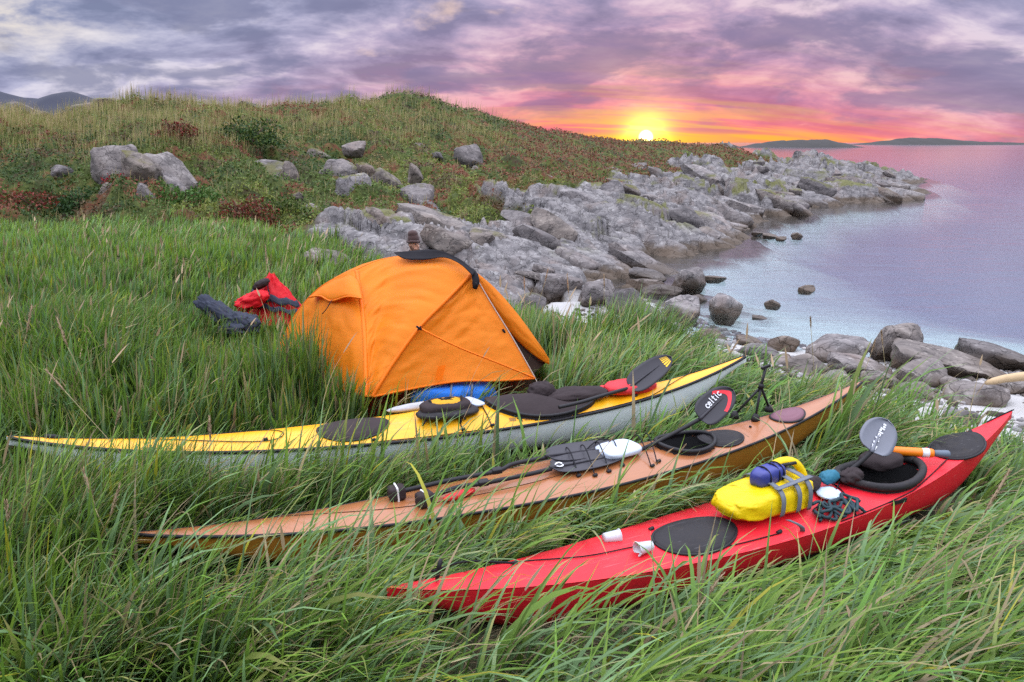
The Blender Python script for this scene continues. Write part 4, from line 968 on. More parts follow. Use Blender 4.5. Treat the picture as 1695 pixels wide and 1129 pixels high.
# ---------------------------------------------------------------- gear on the red kayak
M_dry = fabric('yellow_dry_bag', (.78, .56, .006), .05, 9, (1, 2, 1), .55, .38)
c = RK.at(1268, 828, .40); MB = place(RK, c.x - .01, c.y + .02, .082, .04)
e = empty('dry_bag', RK.W(c.x, c.y), 0, 'yellow duffel dry bag strapped on the red kayak', 'dry bag')
def bag_top(v): return Vector((v.x, v.y * (1 + .08 * v.x / .3), v.z * (1 + .25 * v.x / .3)))
l1 = lump('bag_body', MB, (.31, .15, .088), M_dry, 51, .075, 3.2, .85, None, .48, 64, 36, bag_top); to_local(e, l1)
M_web = plain('grey_webbing', (.13, .145, .17), .7, .15, 50, .3)
def strap_over(x0, x1, name='strap'):
    vs = []
    for i in range(22):
        a = -.35 + (math.pi + .5) * i / 21
        for dxx in (-.016, .016):
            x = x0 + (x1 - x0) * i / 21 + dxx
            cs = lambda v: math.copysign(abs(v) ** .62, v)
            vs.append(MB @ Vector((x, .172 * -cs(math.cos(a)), .112 * (1 + .25 * x / .3) * (cs(math.sin(a)) if math.sin(a) > 0 else .8 * cs(math.sin(a))))))
    o = solid(mesh_obj(name, vs, grid_faces(22, 2), M_web), .004); to_local(e, o); return o
strap_over(-.02, .02); strap_over(.11, .13); strap_over(.20, .21)
vs = [MB @ Vector((-.03 + .28 * i / 9, -.12 + dy, .096 * (1 + .25 * (-.03 + .28 * i / 9) / .3) + .012)) for i in range(10) for dy in (-.016, .016)]
o = solid(mesh_obj('strap', vs, grid_faces(10, 2), M_web), .004); to_local(e, o)
hp = [MB @ Vector((.10, .06, .09)), MB @ Vector((.16, .06, .155)), MB @ Vector((.28, .04, .15)), MB @ Vector((.345, .01, .06)), MB @ Vector((.33, .0, -.03))]
o = tube('roll_top', hp, .030, M_dry, None, 10, .8, 20); to_local(e, o)
o = tube('buckle', [MB @ Vector((.17, .03, .155)), MB @ Vector((.27, .015, .155))], .014, M_black, None, 8, .7); to_local(e, o)
tail = [RK.W(c.x + .00, c.y - .17, .06), RK.W(c.x + .07, c.y - .22, .03), PZ(1318, 900, RK.base + .16), PZ(1326, 915, RK.base + .07)]
o = solid(mesh_obj('strap_tail', [p + Vector((dx, 0, 0)) for p in curve_pts(tail, 14) for dx in (-.014, .014)], grid_faces(14, 2), M_web), .004); to_local(e, o)
c2 = RK.at(1272, 782, .60); e = empty('stuff_sack', RK.W(c2.x, c2.y, .2), 0, 'small blue rolled sack on top of the yellow dry bag', 'sack')
MS = Matrix.Translation(PD(1271, 786, RK.W(c.x, c.y).y + .05)) @ Matrix.Rotation(RK.rz + .15, 4, 'Z')
l1 = lump('sack_body', MS, (.125, .058, .056), plain('blue_nylon', (.03, .04, .22), .45, .2, 20, .5), 61, .06, 3, 1.0, None, .6); to_local(e, l1)
for x in (-.05, .03, .07):
    o = tube('cord', [MS @ Vector((x, .062 * math.cos(a), .062 * math.sin(a))) for a in np.linspace(0, 2 * math.pi, 20)], .005, M_cord, None, 5); to_local(e, o)
c3 = RK.at(1373, 787, .42); o = lump('paddling_glove', place(RK, c3.x, c3.y, .06, .2), (.075, .05, .045), plain('teal_cloth', (.012, .13, .20), .7, .2, 20, .4), 71, .16, 4, .9); tag(o, 'small teal cloth bundle at the front of the red cockpit', 'cloth')
c3 = RK.at(1350, 800, .42); o = lump('black_pouch', place(RK, c3.x, c3.y + .04, .05, .2), (.09, .05, .05), M_neo, 73, .16, 4, .9); tag(o, 'black pouch behind the yellow dry bag handle', 'pouch')
c3 = RK.at(1372, 812, .38); o = lump('striped_cloth', place(RK, c3.x, c3.y, .022, .5), (.09, .07, .02), plain('pale_blue_cloth', (.45, .55, .66), .6, .3, 25, .3), 75, .10, 4, .9); tag(o, 'pale blue folded cloth under deck cords by the yellow bag', 'cloth')
def rope_pile():
    c = RK.at(1388, 842, .33); e = empty('rope_bundle', RK.W(c.x, c.y), 0, 'dark teal rope bundle on the red kayak deck', 'rope')
    m = plain('dark_teal_rope', (.012, .035, .045), .75, .3, 60, .4)
    for j in range(6):
        g = random.Random(j); pts = []
        for i in range(9):
            u = i / 8 * 2 - 1; pts.append(RK.W(c.x + u * .17 + g.uniform(-.02, .02), c.y + .04 * math.sin(u * 4 + j) + g.uniform(-.03, .03), .015 + .016 * (j % 3) + g.uniform(0, .012)))
        o = tube('rope_strand', pts, .010, m, None, 6, 1, 40); to_local(e, o)
rope_pile()
RK.linepx([(1360, 800), (1400, 828), (1420, 850)], r=.004, name='bungee'); RK.linepx([(1390, 805, .0), (1380, 830, .03), (1345, 850)], r=.004, name='bungee')
# bilge pump
def pump():
    a = over(RK, 1476, 746, .42); b = over(RK, 1572, 752, .42); e = empty('bilge_pump', a, 0, 'orange bilge pump with white band behind the red cockpit', 'pump')
    d = b - a
    q = [tube('barrel', [a, a + d * .02, a + d * .68, a + d * .72], [.024, .030, .030, .026], plain('orange_plastic', (.85, .21, .005), .4, .08, 20, .05), None, 16),
         tube('label_band', [a + d * .52, a + d * .64], .0312, M_whitep, None, 16), tube('handle', [a + d * .72, a + d * .76, a + d * .97, a + d], [.016, .023, .026, .018], plain('grey_grip', (.10, .13, .17), .55, .2, 20, .2), None, 14)]
    to_local(e, *q)
    q[1].parent = q[0]
pump()
c3 = RK.at(1462, 762, .38); o = lump('seat_cushion', place(RK, c3.x, c3.y + .02, .05, .1), (.15, .11, .055), M_neo, 83, .08, 3, .8, None, .7); tag(o, 'black cushion behind the red kayak cockpit', 'cushion')
c3 = RK.at(1400, 786, .42); o = lump('black_glove', place(RK, c3.x + .05, c3.y, .06, .2), (.10, .06, .05), M_neo, 85, .22, 4, .9); tag(o, 'crumpled black cloth at the foot of the grey paddle', 'cloth')
# cups
def cup(label, px, py, zl, rz, k=RK):
    m, n, out = material('clear_plastic'); g = n.new('ShaderNodeBsdfPrincipled'); g.inputs['Base Color'].default_value = (.72, .76, .80, 1); g.inputs['Roughness'].default_value = .25
    g.inputs['Transmission Weight'].default_value = .25; n.l.new(g.outputs[0], out.inputs[0])
    p = over(k, px, py, zl); e = empty('cup', p, rz, label, 'cup', 'plastic cups by the red kayak')
    vs, fs = [], []; prof = [(-.045, .0), (-.045, .026), (-.03, .028), (.045, .036), (.047, .0385), (.045, .0385), (.043, .034), (-.028, .0255), (-.040, .0)]
    for x, r in prof:
        for i in range(20): a = 2 * math.pi * i / 20; vs.append((x, r * math.cos(a), r * math.sin(a)))
    for j in range(len(prof) - 1):
        for i in range(20): i2 = (i + 1) % 20; fs.append((j * 20 + i, j * 20 + i2, (j + 1) * 20 + i2, (j + 1) * 20 + i))
    mesh_obj('cup_wall', vs, fs, m, e); o = tube('rim', [Vector((.046, .0385 * math.cos(a), .0385 * math.sin(a))) for a in np.linspace(0, 2 * math.pi, 21)], .003, m, e, 6)
cup('clear plastic cup lying on the red deck beside the hatch', 1067, 906, .345, R(205)); cup('clear plastic cup lying in the grass behind the red kayak', 1012, 889, .33, R(15))
# ---------------------------------------------------------------- clothes drying in the meadow
def heap():
    M_rj = fabric('red_jacket', (.62, .010, .018), .06, 12); M_dk = plain('slate_cloth', (.040, .046, .066), .8, .35, 14, .8, bd=.015, spec=.15)
    p = PD(447, 505, 8.7); p.z = gz(p.x, p.y) + .16; e = empty('jacket', p, 0, 'red and slate jacket heaped upright in the long grass', 'jacket')
    MJ = Matrix.Translation(p + Vector((0, .1, 0)))
    def peak(v):
        k = max(0, v.z) / .5; return Vector((v.x * (1 - .70 * k ** 1.1) + .02 * k, v.y * (1 - .6 * k), v.z))
    o1 = lump('shell', MJ, (.36, .24, .52), M_rj, 91, .20, 3.0, .25, None, .85, 60, 36, peak); to_local(e, o1)
    def surf(a, h, off):
        k = h; r = (math.sqrt(max(0, 1 - k * k)) ** .85) * (1 - .64 * k ** 1.1) + off; return MJ @ Vector((.36 * r * math.cos(a) + .02 * k, .24 * r * math.sin(a), .52 * h))
    for nm, (a0, a1, h0, h1, wd) in (('chest_band', (-2.7, -.35, .66, .34, .15)), ('waist_band', (-2.3, -.2, .42, .12, .10)), ('zip', (-1.7, -1.2, .85, .10, .03))):
        vs = []
        for i in range(16):
            f = i / 15
            for j in range(4):
                h = h0 + (h1 - h0) * f + wd * (j / 3 - .5) + .03 * math.sin(i * 1.7); vs.append(surf(a0 + (a1 - a0) * f, max(.02, h), .16 + .03 * math.sin(i * 2.1 + j)))
        q = solid(mesh_obj(nm, vs, grid_faces(16, 4), M_dk), .01); to_local(e, q)
    q = lump('hood_opening', Matrix.Translation(PD(433, 470, 8.62)) @ Matrix.Rotation(-.5, 4, 'Y'), (.11, .07, .05), M_neo, 95, .2, 3, 1); to_local(e, q)
    q = lump('sleeve', Matrix.Translation(PD(417, 498, 8.5)) @ Matrix.Rotation(-.35, 4, 'Y'), (.19, .10, .09), M_rj, 96, .30, 3.2, 1, None, .85, 50, 30); to_local(e, q)
    p = PD(385, 540, 8.0); p.z = gz(p.x, p.y) + .1; e = empty('trousers', p, 0, 'slate grey trousers lying folded in the grass left of the tent', 'trousers')
    for nm, (a, b), lx, lr, tl, sd_ in (('leg', (362, 517), .27, .085, .62, 101), ('leg', (400, 534), .20, .10, .25, 107)):
        q = lump(nm, Matrix.Translation(PD(a, b, 8.1)) @ Matrix.Rotation(tl, 4, 'Y'), (lx, .12, lr), M_dk, sd_, .34, 3.2, 1.0, None, .75, 56, 32); to_local(e, q)
    q = lump('waistband', Matrix.Translation(PD(384, 545, 8.0)), (.15, .10, .07), M_dk, 109, .30, 3.4, 1.0, None, .8); to_local(e, q)
heap()
# ================================================================== TENT AND PERSON
M_fly = fabric('orange_ripstop', (.86, .262, .010), .38, 4, (1, 1, 3), .28, .55)
M_flyseam = fabric('orange_seam', (.90, .20, .006), .20, 14, (1, 1, 1), .2, .5)
M_trim = plain('black_nylon', (.014, .013, .016), .75, .3, 25, .4, spec=.15)
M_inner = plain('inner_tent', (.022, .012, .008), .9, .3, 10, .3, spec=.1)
def coons(c0, c1, d0, d1, nu, nv, bulge=0.0, wr=0.0, seed=0, wdir=(1, 4)):
    """c0,c1 along u at v=0,1; d0,d1 along v at u=0,1. returns grid of points, outward bulge and creases"""
    a = curve_pts(c0, nu); b = curve_pts(c1, nu); c = curve_pts(d0, nv); d = curve_pts(d1, nv)
    P = [[None] * nv for _ in range(nu)]
    for i in range(nu):
        u = i / (nu - 1)
        for j in range(nv):
            v = j / (nv - 1)
            s = a[i] * (1 - v) + b[i] * v + c[j] * (1 - u) + d[j] * u - (a[0] * (1 - u) * (1 - v) + a[-1] * u * (1 - v) + b[0] * (1 - u) * v + b[-1] * u * v)
            P[i][j] = s
    out = []
    for i in range(nu):
        u = i / (nu - 1)
        for j in range(nv):
            v = j / (nv - 1)
            du = P[min(i + 1, nu - 1)][j] - P[max(i - 1, 0)][j]; dv = P[i][min(j + 1, nv - 1)] - P[i][max(j - 1, 0)]
            n = du.cross(dv); n = n.normalized() if n.length > 1e-9 else Vector((0, -1, 0))
            e = 16 * u * (1 - u) * v * (1 - v); e2 = min(1, 8 * min(u, 1 - u, v, 1 - v))
            w = (float(fbm(np.array(u * 5 * wdir[0] + seed), np.array(v * 5 * wdir[1] + u * 3), 3, seed)) - .5) * 2
            out.append(P[i][j] + n * (bulge * e + wr * w * e2))
    return out, grid_faces(nu, nv)
def build_tent():
    q = lambda px, py, d: PD(px, py, d)
    base = q(640, 640, 6.4); base.z = gz(base.x, base.y)
    e = empty('tent', base, 0, 'orange two-person tent with open door pitched in the grass', 'tent'); parts = []
    def add(o, par=None): to_local(e, o); parts.append(o); (setattr(o, 'parent', par) if par else None); return o
    top = [q(590, 447, 6.95), q(625, 432, 7.12), q(664, 424, 7.22), q(735, 424, 6.82), q(783, 451, 6.6)]
    A = q(606, 657, 5.85); A2 = q(616, 657, 5.85); B = q(886, 626, 6.15); Cc = q(455, 590, 7.6); D = q(914, 602, 6.62)
    seam1 = [top[0], q(598, 500, 6.6), q(604, 560, 6.25), A]
    pole = [top[-1], q(740, 495, 6.35), q(693, 543, 6.15), q(650, 602, 5.98), A2]
    zipe = [top[-1], q(815, 505, 6.45), q(850, 562, 6.3), B]
    hem = [A2, q(690, 642, 5.98), q(760, 631, 6.05), q(830, 630, 6.1), B]
    sil = [top[0], q(548, 465, 7.2), q(515, 490, 7.4), q(484, 530, 7.55), Cc]
    lowl = [Cc, q(500, 620, 6.9), q(550, 645, 6.3), A]
    v, f = coons(top, [A, A2], seam1, pole, 50, 90, -.02, .026, 3, (.5, 2.6)); add(solid(mesh_obj('fly_panel', v, f, M_fly), .003))
    v, f = coons([top[-1], top[-1]], hem, pole, zipe, 50, 60, .03, .016, 7, (1.6, 2.4)); add(solid(mesh_obj('fly_panel', v, f, M_fly), .003))
    v, f = coons([top[0], top[0]], lowl, sil, seam1, 50, 50, -.11, .018, 11, (2, 1.6)); lp = add(solid(mesh_obj('fly_panel', v, f, M_fly), .003))
    back = [Cc, Vector((-1.75, 8.5, .66)), Vector((-.75, 8.75, .60)), Vector((.15, 7.9, .55)), D]
    tb = [p + Vector((0, .012, 0)) for p in top]
    v, f = coons(tb, back, [p + Vector((-.01, .012, 0)) for p in sil], [tb[-1], q(812, 475, 6.72), q(862, 530, 6.75), D], 44, 30, .08, .01, 15, (1, 2)); add(solid(mesh_obj('fly_panel', v, f, M_fly), .003))
    # door flap folded back along the right side
    outer = [top[-1] + Vector((.01, .03, .01)), q(822, 480, 6.66), q(866, 532, 6.64), D]
    innr = [top[-1] + Vector((.005, .02, -.02)), q(814, 512, 6.60), q(853, 561, 6.56), q(886, 590, 6.56), D + Vector((-.005, -.01, -.02))]
    v, f = coons([outer[0], innr[0]], [outer[-1], innr[-1]], outer, innr, 14, 30, .05, .012, 19, (2, 2)); add(solid(mesh_obj('door_flap', v, f, M_fly), .004))
    # inner tent seen through the door
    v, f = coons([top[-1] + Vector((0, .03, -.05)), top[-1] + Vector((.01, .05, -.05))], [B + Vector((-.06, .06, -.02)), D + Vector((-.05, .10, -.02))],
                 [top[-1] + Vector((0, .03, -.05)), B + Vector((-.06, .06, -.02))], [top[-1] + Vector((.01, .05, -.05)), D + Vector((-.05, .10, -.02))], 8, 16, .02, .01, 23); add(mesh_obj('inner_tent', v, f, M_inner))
    # reinforcement bands over poles and seams
    def band(path, w, name='seam_band', mat=M_flyseam, lift=.008, n=40):
        cp = curve_pts(path, n); vs = []
        for i, p in enumerate(cp):
            t = (cp[min(i + 1, n - 1)] - cp[max(i - 1, 0)]).normalized(); c = (Vector((0, 0, CAM_Z)) - p).normalized(); s = t.cross(c).normalized()
            for k in (-1, 0, 1): vs.append(p + c * (lift + .007 * (k == 0)) + s * w * .5 * k)
        return add(solid(mesh_obj(name, vs, grid_faces(n, 3), mat), .003))
    band(seam1, .035); band(pole, .030); band(hem, .018); band(zipe, .008, 'zip', plain('pale_zip', (.40, .30, .24), .6, .2, 40, .2)); band(sil, .02)
    band([q(698, 545, 6.13), q(760, 575, 6.10), q(830, 603, 6.12), B], .014)
    add(mesh_obj('hem_patch', [q(725, 606, 5.99), q(738, 604, 5.99), q(732, 629, 5.98), q(719, 630, 5.98)], [(0, 1, 2, 3)], M_flyseam, None, False))
    # black ridge panel and pole end
    up = [q(652, 418, 7.16), q(684, 415, 7.08), q(712, 413, 6.9), q(736, 417, 6.74), q(764, 431, 6.6), q(787, 450, 6.5)]
    lo = [q(657, 422, 7.10), q(672, 429, 7.02), q(702, 430, 6.84), q(735, 426, 6.68), q(762, 437, 6.55), q(782, 456, 6.45)]
    v, f = coons(up, lo, [up[0], lo[0]], [up[-1], lo[-1]], 30, 6, .01, .008, 27); add(solid(mesh_obj('ridge_panel', v, f, M_trim), .006))
    add(tube('pole_cap', [q(781, 446, 6.55), q(788, 460, 6.5), q(786, 478, 6.45)], [.022, .032, .034, .02], M_trim, None, 10, .6, 4))
    # vent hood on the left panel
    hv = [q(512, 492, 7.02), q(530, 490, 6.86), q(548, 498, 6.70), q(575, 491, 6.52), q(599, 494, 6.42)]
    tv = [q(526, 481, 7.2), q(546, 469, 7.03), q(565, 461, 6.90), q(582, 456, 6.82), q(594, 466, 6.72)]
    v, f = coons(tv, hv, [tv[0], hv[0]], [tv[-1], hv[-1]], 24, 10, -.03, .006, 31); vh = add(solid(mesh_obj('vent_hood', v, f, M_fly), .004))
    o = band(hv, .016, 'vent_edge'); o.parent = vh
    o = add(tube('guy_loop', [q(549, 497, 6.66), q(540, 512, 6.62), q(533, 520, 6.60)], .004, M_trim, None, 5)); o.parent = vh
    add(tube('toggle', [q(689, 540, 6.08), q(698, 546, 6.08)], .009, M_trim, None, 6)); add(tube('toggle', [q(697, 540, 6.08), q(691, 547, 6.08)], .006, M_trim, None, 6))
    for a_, b_ in (((787, 468), (790, 474)), ((832, 545), (836, 551)), ((879, 615), (884, 621))): add(tube('zip_pull', [q(*a_, 6.33), q(*b_, 6.33)], .009, M_trim, None, 6))
    add(tube('guy_line', [B, B + Vector((.10, -.05, -.22))], .003, plain('cord_pale', (.5, .45, .35), .7), None, 5)); add(tube('guy_line', [D, D + Vector((.10, .02, -.24))], .003, M_trim, None, 5))
build_tent()
# blue dry bag pushed under the hem
p = PD(755, 655, 6.25); p.z = gz(p.x, p.y)
e = empty('dry_bag', p, 0, 'blue dry bag lying under the tent hem', 'dry bag')
M_blue = fabric('blue_dry_bag', (.016, .17, .66), .10, 12)
MBb = Matrix.Translation(PD(752, 657, 6.14)) @ Matrix.Rotation(.12, 4, 'Z')
l1 = lump('bag_body', MBb, (.36, .16, .125), M_blue, 111, .06, 3, .9, None, .6); to_local(e, l1)
for x in (-.05, .12):
    o = tube('strap', [MBb @ Vector((x + .03 * math.sin(a), .17 * math.cos(a), .15 * math.sin(a))) for a in np.linspace(0, math.pi, 14) + math.pi * .0], .010, M_web, None, 6); to_local(e, o)
# ---------------------------------------------------------------- person sitting behind the tent
def capsule_chain(pts, sides=14):
    """tapered limb through (point, radius) pairs with rounded ends"""
    path, rad = [], []
    (p0, r0), (p1, r1) = pts[0], pts[1]; d = (Vector(p0) - Vector(p1)).normalized()
    for k in (1.0, .8, .45): path.append(Vector(p0) + d * r0 * k); rad.append(r0 * math.sqrt(max(0.01, 1 - k * k)))
    for p, r in pts: path.append(Vector(p)); rad.append(r)
    (p0, r0), (p1, r1) = pts[-1], pts[-2]; d = (Vector(p0) - Vector(p1)).normalized()
    for k in (.45, .8, 1.0): path.append(Vector(p0) + d * r0 * k); rad.append(r0 * math.sqrt(max(0.01, 1 - k * k)))
    return tube_data(path, rad, sides)
def ellipsoid(c, r, nu=18, nv=12):
    vs, fs = [], []
    for i in range(nu):
        for j in range(nv):
            a = 2 * math.pi * i / nu; b = -math.pi / 2 + .02 + (math.pi - .04) * j / (nv - 1); vs.append(Vector(c) + Vector((r[0] * math.cos(b) * math.cos(a), r[1] * math.cos(b) * math.sin(a), r[2] * math.sin(b))))
    for i in range(nu):
        for j in range(nv - 1): i2 = (i + 1) % nu; fs.append((i * nv + j, i2 * nv + j, i2 * nv + j + 1, i * nv + j + 1))
    fs.append(tuple(i * nv for i in reversed(range(nu)))); fs.append(tuple(i * nv + nv - 1 for i in range(nu))); return vs, fs
def remeshed(name, parts, mat, parent, vox):
    v, f = join_data(parts); o = mesh_obj(name, v, f, mat, parent)
    m = o.modifiers.new('remesh', 'REMESH'); m.mode = 'VOXEL'; m.voxel_size = vox; m.use_smooth_shade = True
    s = o.modifiers.new('smooth', 'SMOOTH'); s.factor = .5; s.iterations = 2; return o
def build_person():
    hd = PD(685, 404, 11.2); g = gz(hd.x, hd.y); hh = hd.z - g       # head centre above the ground; the figure sits on the ground with knees up
    e = empty('person', (hd.x, hd.y, g), 0, 'person in brown beanie and black jacket sitting behind the tent', 'person')
    skin = plain('skin', (.52, .27, .18), .55, .1, 30, .05); jk = plain('black_jacket', (.016, .015, .02), .75, .3, 25, .4); tr = plain('dark_trousers', (.03, .03, .036), .8, .3, 25, .3)
    hat_m = plain('brown_knit', (.055, .026, .022), .9, .3, 80, .6, sheen=.2); beard = plain('brown_beard', (.10, .05, .03), .9, .3, 90, .5)
    X = lambda x, y, z: Vector((x, y, z))                       # x to the right (the way the person faces), y away, z up
    hip = X(-.10, .05, .14); neck = X(-.015, .03, hh - .15); chest = X(-.05, .045, hh - .34); head = X(0, 0, hh)
    fw = X(.80, -.60, -.12).normalized(); sd = X(.60, .80, 0).normalized()
    body, coat, pants = [], [], []
    body.append(capsule_chain([(hip, .13), ((hip + chest) / 2, .12), (chest, .13), (neck - X(0, 0, .05), .075), (neck, .055), (head - X(0, 0, .05), .055)]))
    body.append(ellipsoid(head + X(0, 0, .01), (.078, .074, .112))); body.append(ellipsoid(head + fw * .022 - X(0, 0, .062), (.055, .052, .05)))
    body.append(capsule_chain([(head + fw * .072 + X(0, 0, .02), .009), (head + fw * .098 - X(0, 0, .022), .014)], 8))
    for s in (-1, 1):
        body.append(ellipsoid(head + sd * .077 * s - fw * .005 - X(0, 0, .005), (.014, .012, .030), 10, 8))
        body.append(capsule_chain([(head + fw * .060 + sd * .012 * s + X(0, 0, .028), .010), (head + fw * .052 + sd * .045 * s + X(0, 0, .026), .010)], 8))   # brow
        body.append(capsule_chain([(head + fw * .074 + sd * .004 * s - X(0, 0, .052), .008), (head + fw * .066 + sd * .024 * s - X(0, 0, .050), .007)], 8))  # lips
        sh = chest + X(0, 0, .10) + sd * .19 * s; el = sh + X(.10, -.03, -.27) + sd * .05 * s; wr = X(.30, -.10, .40) + sd * .12 * s
        kn = X(.30, -.12, .47) + sd * .14 * s; an = X(.48, -.28, .09) + sd * .12 * s; hp = hip + sd * .10 * s
        body.append(capsule_chain([(sh, .055), (el, .042), (wr, .028)])); body.append(capsule_chain([(hp, .085), (kn, .058), (an, .040)]))
        body.append(capsule_chain([(an, .042), (an + fw * .17 - X(0, 0, .045), .036)]))
        palm = wr + (wr - el).normalized() * .055; pd = (wr - el).normalized()
        body.append(capsule_chain([(wr, .026), (palm, .034)], 10))
        for k, ln in enumerate((.066, .078, .082, .072)):
            o_ = sd * (k - 1.5) * .020; r0 = palm + o_; m1 = r0 + pd * ln * .55 - X(0, 0, .008); body.append(capsule_chain([(r0, .0095), (m1, .009), (m1 + pd * ln * .25 - X(0, 0, .030), .0075)], 8))
        tb = palm - pd * .025 - sd * .034 * s; body.append(capsule_chain([(tb, .011), (tb - sd * .022 * s + pd * .028, .010), (tb - sd * .024 * s + pd * .055 - X(0, 0, .012), .008)], 8))
        coat.append(capsule_chain([(sh, .080), (el, .064), (el.lerp(wr, .55), .052), (wr, .046)])); pants.append(capsule_chain([(hp, .105), (kn, .080), (kn.lerp(an, .6), .068), (an, .062)]))
        pants.append(capsule_chain([(an, .055), (an + fw * .19 - X(0, 0, .045), .048)]))
        coat.append(capsule_chain([(chest + X(0, 0, .10), .12), (sh, .085)]))
    coat.append(capsule_chain([(hip + X(0, 0, .04), .17), ((hip + chest) / 2, .165), (chest, .17), (chest + X(.01, 0, .10), .14), (neck - X(0, 0, .02), .085), (neck + X(0, 0, .015), .078)], 18)); pants.append(ellipsoid(hip, (.19, .2, .135)))
    bd = remeshed('body', body, skin, e, .009)
    remeshed('jacket', coat, jk, e, .014); remeshed('trousers', pants, tr, e, .014)
    hat = [ellipsoid(head + X(-.004, 0, .075), (.090, .086, .088)), ellipsoid(head + X(-.012, .004, .145), (.078, .076, .060))]
    ho = remeshed('beanie', hat, hat_m, e, .009)
    cut = [head + X(0, 0, .045) + (fw * math.cos(a) + sd * math.sin(a)) * .088 - fw * .004 for a in np.linspace(0, 2 * math.pi, 26)]
    b_ = tube('beanie_cuff', [p + X(0, 0, -.012 if (p - head).dot(fw) < 0 else .004) for p in cut], .021, hat_m, ho, 8)
    remeshed('beard', [ellipsoid(head + fw * .030 - X(0, 0, .085), (.055, .055, .038)), capsule_chain([(head + sd * .07 - X(0, 0, .03), .016), (head + fw * .04 + sd * .045 - X(0, 0, .08), .024)]), capsule_chain([(head - sd * .07 - X(0, 0, .03), .016), (head + fw * .04 - sd * .045 - X(0, 0, .08), .024)])], beard, e, .008)
    for s in (-1, 1): mesh_obj('eye', *ellipsoid(head + fw * .066 + sd * .030 * s + X(0, 0, .008), (.011, .011, .009), 10, 8), plain('eye_dark', (.03, .02, .02), .3, 0, 10, 0), e)
build_person()
# ================================================================== VEGETATION
M_grass = leaf_mat('grass_blade', .32, .5, .22)
M_heath = leaf_mat('heath_leaf', .25, .6, .25)
M_straw = leaf_mat('straw', .30, .6, .3)
KAYS = (YK, OK_, RK)
def ribbon(root, dirx, diry, th0, th1, length, width, K, twist, col0, col1, tipdry=None, bendpow=1.6):
    """blades as K-segment ribbons. all inputs arrays of N"""
    N = len(length); ts = np.linspace(0, 1, K + 1); pos = np.zeros((N, K + 1, 3)); pos[:, 0] = root
    for k in range(1, K + 1):
        tm = (ts[k] + ts[k - 1]) / 2; th = th0 + (th1 - th0) * tm ** bendpow; sl = length / K
        pos[:, k, 0] = pos[:, k - 1, 0] + np.sin(th) * dirx * sl; pos[:, k, 1] = pos[:, k - 1, 1] + np.sin(th) * diry * sl; pos[:, k, 2] = pos[:, k - 1, 2] + np.cos(th) * sl
    wv = np.stack([-diry * np.cos(twist) + dirx * np.sin(twist) * .3, dirx * np.cos(twist) + diry * np.sin(twist) * .3, np.sin(twist) * .8], 1)
    prof = np.interp(ts, [0, .15, .5, .8, 1], [.55, 1, .9, .5, .03])
    off = wv[:, None, :] * (width[:, None] * prof[None, :] / 2)[:, :, None]
    co = np.stack([pos - off, pos + off], 2).reshape(N, (K + 1) * 2, 3)
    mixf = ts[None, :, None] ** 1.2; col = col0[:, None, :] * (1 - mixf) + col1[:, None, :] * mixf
    if tipdry is not None:
        td = tipdry[:, None, None] * sstep(ts, .55, 1)[None, :, None]; col = col * (1 - td) + np.array([.42, .33, .15]) * td
    col = np.repeat(col, 2, 1)
    b = (np.arange(N) * (K + 1) * 2)[:, None, None]; k = np.arange(K)[None, :, None] * 2
    q = (b + k + np.array([0, 1, 3, 2])[None, None, :]).reshape(-1, 4)
    return co.reshape(-1, 3), q, col.reshape(-1, 3), pos
def merge(parts):
    co, q, cl = [], [], []; o = 0
    for c, f, k in parts: co.append(c); q.append(f + o); cl.append(k); o += len(c)
    return np.concatenate(co), np.concatenate(q), np.concatenate(cl)
MIS = [np.array(k.Mi) for k in KAYS]
def kay_local(k, M, x, y): return M[0, 0] * x + M[0, 1] * y + M[0, 3], M[1, 0] * x + M[1, 1] * y + M[1, 3]
def kay_gap(x, y):
    """signed distance in front of (camera side) and around the hulls: 0 at the hull, grows outwards; camera-side flag"""
    gap = np.full(x.shape, 9.0); front = np.zeros(x.shape, bool)
    for k, M in zip(KAYS, MIS):
        lx, ly = kay_local(k, M, x, y); over_ = np.maximum(np.abs(lx) - k.L / 2, 0); g = np.hypot(np.maximum(np.abs(ly) - k.beam(np.clip(lx, -k.L / 2, k.L / 2)), 0), over_)
        better = g < gap; gap = np.where(better, g, gap); front = np.where(better, (ly < 0) & (over_ == 0), front)
    return gap, front
TENT = [PD(606, 657, 5.85), PD(886, 626, 6.15), PD(914, 602, 6.62), Vector((.15, 7.9, 0)), Vector((-.75, 8.75, 0)), Vector((-1.75, 8.5, 0)), PD(455, 590, 7.6)]
def in_poly(x, y, poly):
    ins = np.zeros(x.shape, bool); j = len(poly) - 1
    for i in range(len(poly)):
        xi, yi, xj, yj = poly[i].x, poly[i].y, poly[j].x, poly[j].y
        c = ((yi > y) != (yj > y)) & (x < (xj - xi) * (y - yi) / (yj - yi + 1e-12) + xi); ins ^= c; j = i
    return ins
TUFTS = [(PZ(1385, 795, .3), .20, .50), (PZ(1432, 785, .3), .18, .46), (PZ(1345, 805, .3), .16, .34), (PZ(500, 680, .5), .36, .30), (PZ(1020, 585, .5), .5, .20), (PZ(1100, 590, .5), .45, .16), (PZ(330, 620, .6), .6, .10), (PZ(1340, 680, .45), .3, .16), (PZ(1645, 835, .25), .30, .26), (PZ(1570, 860, .25), .28, .20), (PZ(1530, 700, .35), .35, .10)]
